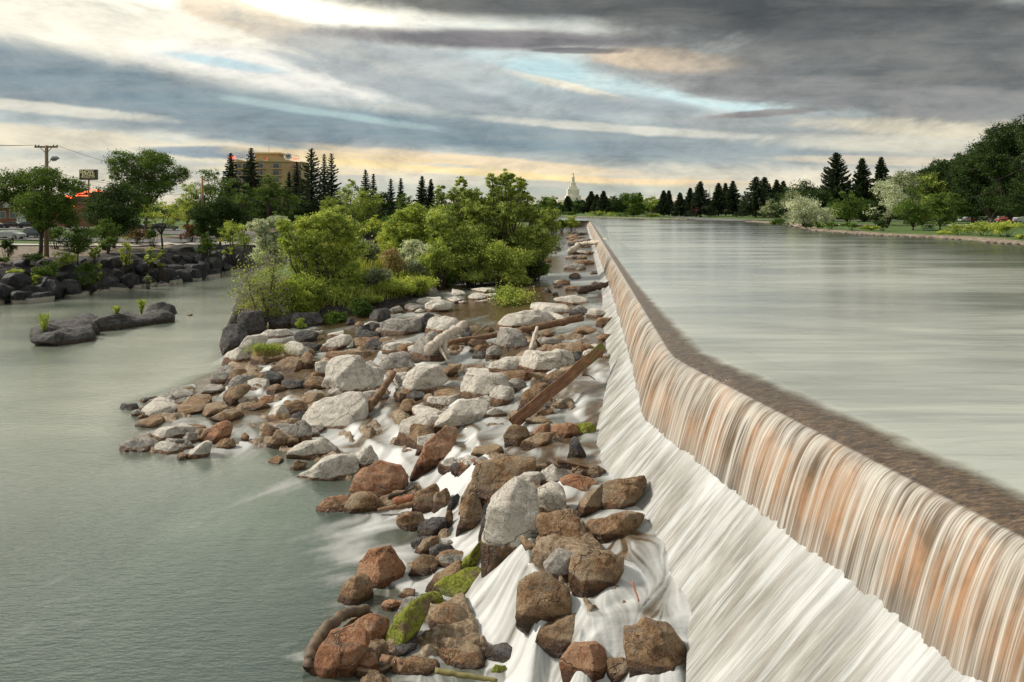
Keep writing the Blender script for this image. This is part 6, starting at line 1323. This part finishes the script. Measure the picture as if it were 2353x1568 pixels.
# ---------------------------------------------------------------- park furniture
def picnic(px, py, D_, mt, lab):
    X = (px-HX)/F*D_; z = Tz(X, D_); o = empty('picnic_table', (X, D_, z), R(12)); tag(o, lab, 'picnic table', 'picnic tables in the park')
    MB().box(-1.1,1.1,-.4,.4,.74,.80).build('table_top', mt, o)
    for y in (-.75,.75): MB().box(-1.1,1.1,y-.14,y+.14,.43,.48).build('bench', mt, o)
    for x in (-.8,.8): MB().tube([(x,-.55,0),(x,.3,.74)], .045, 5).tube([(x,.55,0),(x,-.3,.74)], .045, 5).box(x-.04,x+.04,-.8,.8,.38,.43).build('leg', BLK, o)
picnic(2133, 520, 140, simple('green_paint', (.07,.15,.11), .6), 'green picnic table under the small round tree'); picnic(1987, 512, 158, simple('brown_paint', (.12,.05,.03), .7), 'brown picnic table behind the yellow-green shore weeds')
D = 205; X = (2299-HX)/F*D; o = empty('utility_box', (X, D, Tz(X, D))); tag(o, 'pale green utility cabinet between the thick trunks', 'utility box'); PG = simple('pale_green', (.42,.50,.42), .6); MB().box(-.75,.75,-.5,.5,0,1.75).build('cabinet', PG, o); MB().box(-.8,.8,-.55,.55,1.76,1.84).build('lid', PG, o); MB().box(-.03,.03,-.53,-.503,.1,1.65).build('door_seam', BLK, o)
# ---------------------------------------------------------------- person on the left bank
def skin_person(loc, rz, lab):
    bm = bmesh.new(); J = {'pel':(0,0,.95,.14),'bel':(0,0,1.1,.13),'che':(0,-.01,1.35,.16),'nek':(0,0,1.50,.06),'hd0':(0,-.01,1.62,.085),'hd1':(0,-.01,1.72,.07)}
    E = [('pel','bel'),('bel','che'),('che','nek'),('nek','hd0'),('hd0','hd1')]
    for s_, t_ in ((-1,'l'),(1,'r')):
        J.update({'sh'+t_:(s_*.19,0,1.42,.065),'el'+t_:(s_*.25,.02,1.14,.045),'wr'+t_:(s_*.23,-.08,.90,.032),'ha'+t_:(s_*.22,-.11,.82,.035),'hi'+t_:(s_*.10,0,.88,.095),'kn'+t_:(s_*.11,-.02,.48,.062),'an'+t_:(s_*.12,.02,.09,.04),'to'+t_:(s_*.13,-.15,.04,.035)})
        E += [('che','sh'+t_),('sh'+t_,'el'+t_),('el'+t_,'wr'+t_),('wr'+t_,'ha'+t_),('pel','hi'+t_),('hi'+t_,'kn'+t_),('kn'+t_,'an'+t_),('an'+t_,'to'+t_)]
    vs = {k_: bm.verts.new(v[:3]) for k_, v in J.items()}; [bm.edges.new((vs[a], vs[b2])) for a, b2 in E]; me = bpy.data.meshes.new('person'); bm.to_mesh(me); bm.free()
    tmp = bpy.data.objects.new('person_tmp', me); C.objects.link(tmp); sm = tmp.modifiers.new('s', 'SKIN'); tmp.modifiers.new('u', 'SUBSURF').levels = 2
    for i, v in enumerate(J.values()): me.skin_vertices[0].data[i].radius = (v[3], v[3])
    me.skin_vertices[0].data[0].use_root = True
    dg = bpy.context.evaluated_depsgraph_get(); out = bpy.data.meshes.new_from_object(tmp.evaluated_get(dg)); bpy.data.objects.remove(tmp)
    m, t, b = newmat('person_look'); z = t.xyz(t.coord('Object'))[2]; t.put(b.inputs['Base Color'], t.ramp(t.math('DIVIDE', z, 1.8), [(0, (.03,.03,.03)), (.05, (.42,.26,.18)), (.30, (.05,.06,.08)), (.54, (.25,.05,.04)), (.83, (.42,.26,.18)), (.92, (.04,.025,.02))]))
    b.inputs['Roughness'].default_value = .8; [e for e in t.n if e.type == 'VALTORGB'][0].color_ramp.interpolation = 'CONSTANT'; out.materials.clear(); out.materials.append(m)
    o = put('person', out, None, loc); o.rotation_euler[2] = rz; tag(o, lab, 'person')
D = 137; X = (415-HX)/F*D; skin_person((X, D, Tz(X, D)), R(20), 'person in dark shorts and red top standing on the bank left of the transformer pole')
# ---------------------------------------------------------------- roads and paths
def strip(name, pts, w0, mat, lift=.06):
    V = []; pts = np.array(pts, float); q = np.linspace(0, 1, 120); X = np.interp(q, np.linspace(0,1,len(pts)), pts[:,0]); Y = np.interp(q, np.linspace(0,1,len(pts)), pts[:,1]); tx, ty = np.gradient(X), np.gradient(Y); L = np.hypot(tx, ty); nx, ny = -ty/L, tx/L
    cs = np.linspace(-.5, .5, 7); Xg = X[:,None]+nx[:,None]*cs*w0; Yg = Y[:,None]+ny[:,None]*cs*w0; Zg = np.maximum(T(Xg, Yg), T(X, Y)[:,None]-.4)+lift+.10
    o = put(name, meshdata(name, np.stack([Xg, Yg, Zg], -1).reshape(-1,3), quad(np.arange(Xg.size).reshape(Xg.shape)), mat)); tag(o, kind='structure')
ASP = simple('asphalt', (.13,.125,.12), .9, 0, 2, .2); CONC = simple('path_concrete', (.48,.44,.38), .9, 0, 1.5, .15)
strip('road', [(-140,118),(-95,122),(-70,130),(-55,150),(-50,185),(-50,240),(-55,300)], 9, ASP); strip('path', [(-140,106),(-88,109),(-72,114),(-60,126),(-52,142),(-48.5,170),(-47,200)], 2.6, CONC); strip('car_park', [(-160,165),(-60,168)], 22, ASP, .02)
strip('path', [(150,150),(100,170),(75,190),(60,215),(52,250),(45,300)], 2.6, CONC, .02); strip('road', [(300,190),(150,205),(110,225),(80,262),(70,330)], 9, ASP, .02)
# shoreline stones on the far bank
rs = np.random.RandomState(12); fb = np.array([P(x, y, 0) for x, y in [(1800,515),(1850,530),(2000,541),(2150,547),(2353,564)]]); STN = simple('shore_stone', (.22,.17,.14), .9, 0, 3, .4, .5)
for i in range(64):
    q = rs.rand()**.8*(len(fb)-1); k_ = int(q); c_ = fb[k_]+(fb[min(k_+1, len(fb)-1)]-fb[k_])*(q-k_); V, Fc = ico(2); sc_ = rs.uniform(.12, .38); V2 = V*np.array([1.3,1,.6])*sc_*(1+.35*(vn(V[:,0]*2+i, V[:,1]*2, V[:,2]*2)-.5))[:,None]
    o = put('shore_stone', meshdata('shore_stone', V2, Fc, STN), loc=(c_[0]+rs.uniform(-.5,.3), c_[1]+rs.uniform(-.4,.4), .05)); tag(o, 'small brown stone along the grassy shore of the right bank', 'stone', 'stones along the right bank shore')
# ---------------------------------------------------------------- every rock gets a label that singles it out, made from where it lies
LMK = [('the long rust-brown plank', 1290, 880), ('the bleached forked log', 1025, 775), ('the upright pale stick', 1225, 780), ('the feathery shrub', 1165, 700), ('the giant white boulder', 1170, 1200), ('the large two-toned boulder', 770, 957),
       ('the hanging grass tuft', 610, 795), ('the twiggy tree', 600, 700), ('the left tip of the rocks', 290, 960), ('the pale boulder with small stones', 400, 1000), ('the small dark islet', 215, 750), ('the mossy green ridge', 960, 1370), ('the big rust boulder', 875, 1310),
       ('the moss-topped rust boulder', 870, 1115), ('the dark log by the falls', 1370, 655), ('the bent log on the crest', 1350, 560), ('the curved worn log', 760, 1440), ('the green stick', 1070, 1550), ('the leaning brown log', 870, 905), ('the pointed dark stone', 1322, 1040), ('the saddle-shaped pale boulder', 965, 885), ('the tall near waterfall', 1130, 1400), ('the lone round bush', 1313, 515), ('the dark block by the apron', 1510, 1500)]
ORD = ['nearest', 'second nearest', 'third nearest', 'fourth nearest', 'fifth nearest', 'sixth nearest', 'seventh nearest', 'eighth nearest', 'ninth nearest', 'tenth nearest', 'eleventh nearest', 'twelfth nearest']
from collections import defaultdict
gr_ = defaultdict(list)
for o, wd_, cx, cy, w_, h_, k, flat in THINGS:
    dist, nm, lx, ly = min((math.hypot(cx-lx, (cy-ly)*1.3), nm, lx, ly) for nm, lx, ly in LMK)
    dr = ('right of' if cx > lx else 'left of') if abs(cx-lx) > abs(cy-ly) else ('below' if cy > ly else 'above')
    if dist < 22: dr = 'beside'
    sz = 'small' if w_ < 28 else 'large' if w_ > 95 else 'medium'
    ph = f"{sz} {wd_.replace(' low slab','')} {'slab' if flat else 'rock' if w_ < 34 else 'boulder'} {dr} {nm}"
    gr_[ph].append((dist, o, flat, w_))
for ph, L in gr_.items():
    L.sort(key=lambda a: a[0])
    for i, (dd, o, flat, w_) in enumerate(L):
        o['label'] = ph if len(L) == 1 else f"{ph}, {ORD[min(i, 11)]} to it"; o['category'] = 'rock' if w_ < 34 or flat else 'boulder'; o['group'] = 'rocks of the rapids'
rows = ['at the waterline', 'in the second row', 'in the middle row', 'in the fourth row', 'in the top row']
BL = [('under the forked tree', 88), ('under the crossarm pole', 120), ('below the bright green shrub', 240), ('below the pale sapling', 295), ('below the flat-topped tree', 365), ('at the cliff under the transformer pole', 465), ('at the right end of the bank', 545), ('near the left border', 15), ('below the rock shelf shrub', 190), ('left of the cliff', 420)]
_seen = defaultdict(int)
def bwhere(px, i):
    nm = min(BL, key=lambda a: abs(a[1]-px))[0]; _seen[(rw, nm)] += 1; k_ = _seen[(rw, nm)]
    return nm+(', '+['leftmost', 'second', 'third', 'fourth', 'fifth', 'sixth'][min(k_-1, 5)]+' there')
for rw in range(5):
    L = sorted([b_ for b_ in BAS if b_[1] == rw], key=lambda a: a[2])
    for i, (o, _, s_) in enumerate(L):
        px = HX+F*o.location.x/o.location.y
        o['label'] = f"basalt block {rows[rw]}, {bwhere(px, i)}" if px > 0 else f"black basalt block {rows[rw]}, beyond the left border"
        o['category'] = 'rock'; o['group'] = 'basalt blocks of the left bank'
        if px < -30: bpy.data.objects.remove(o)
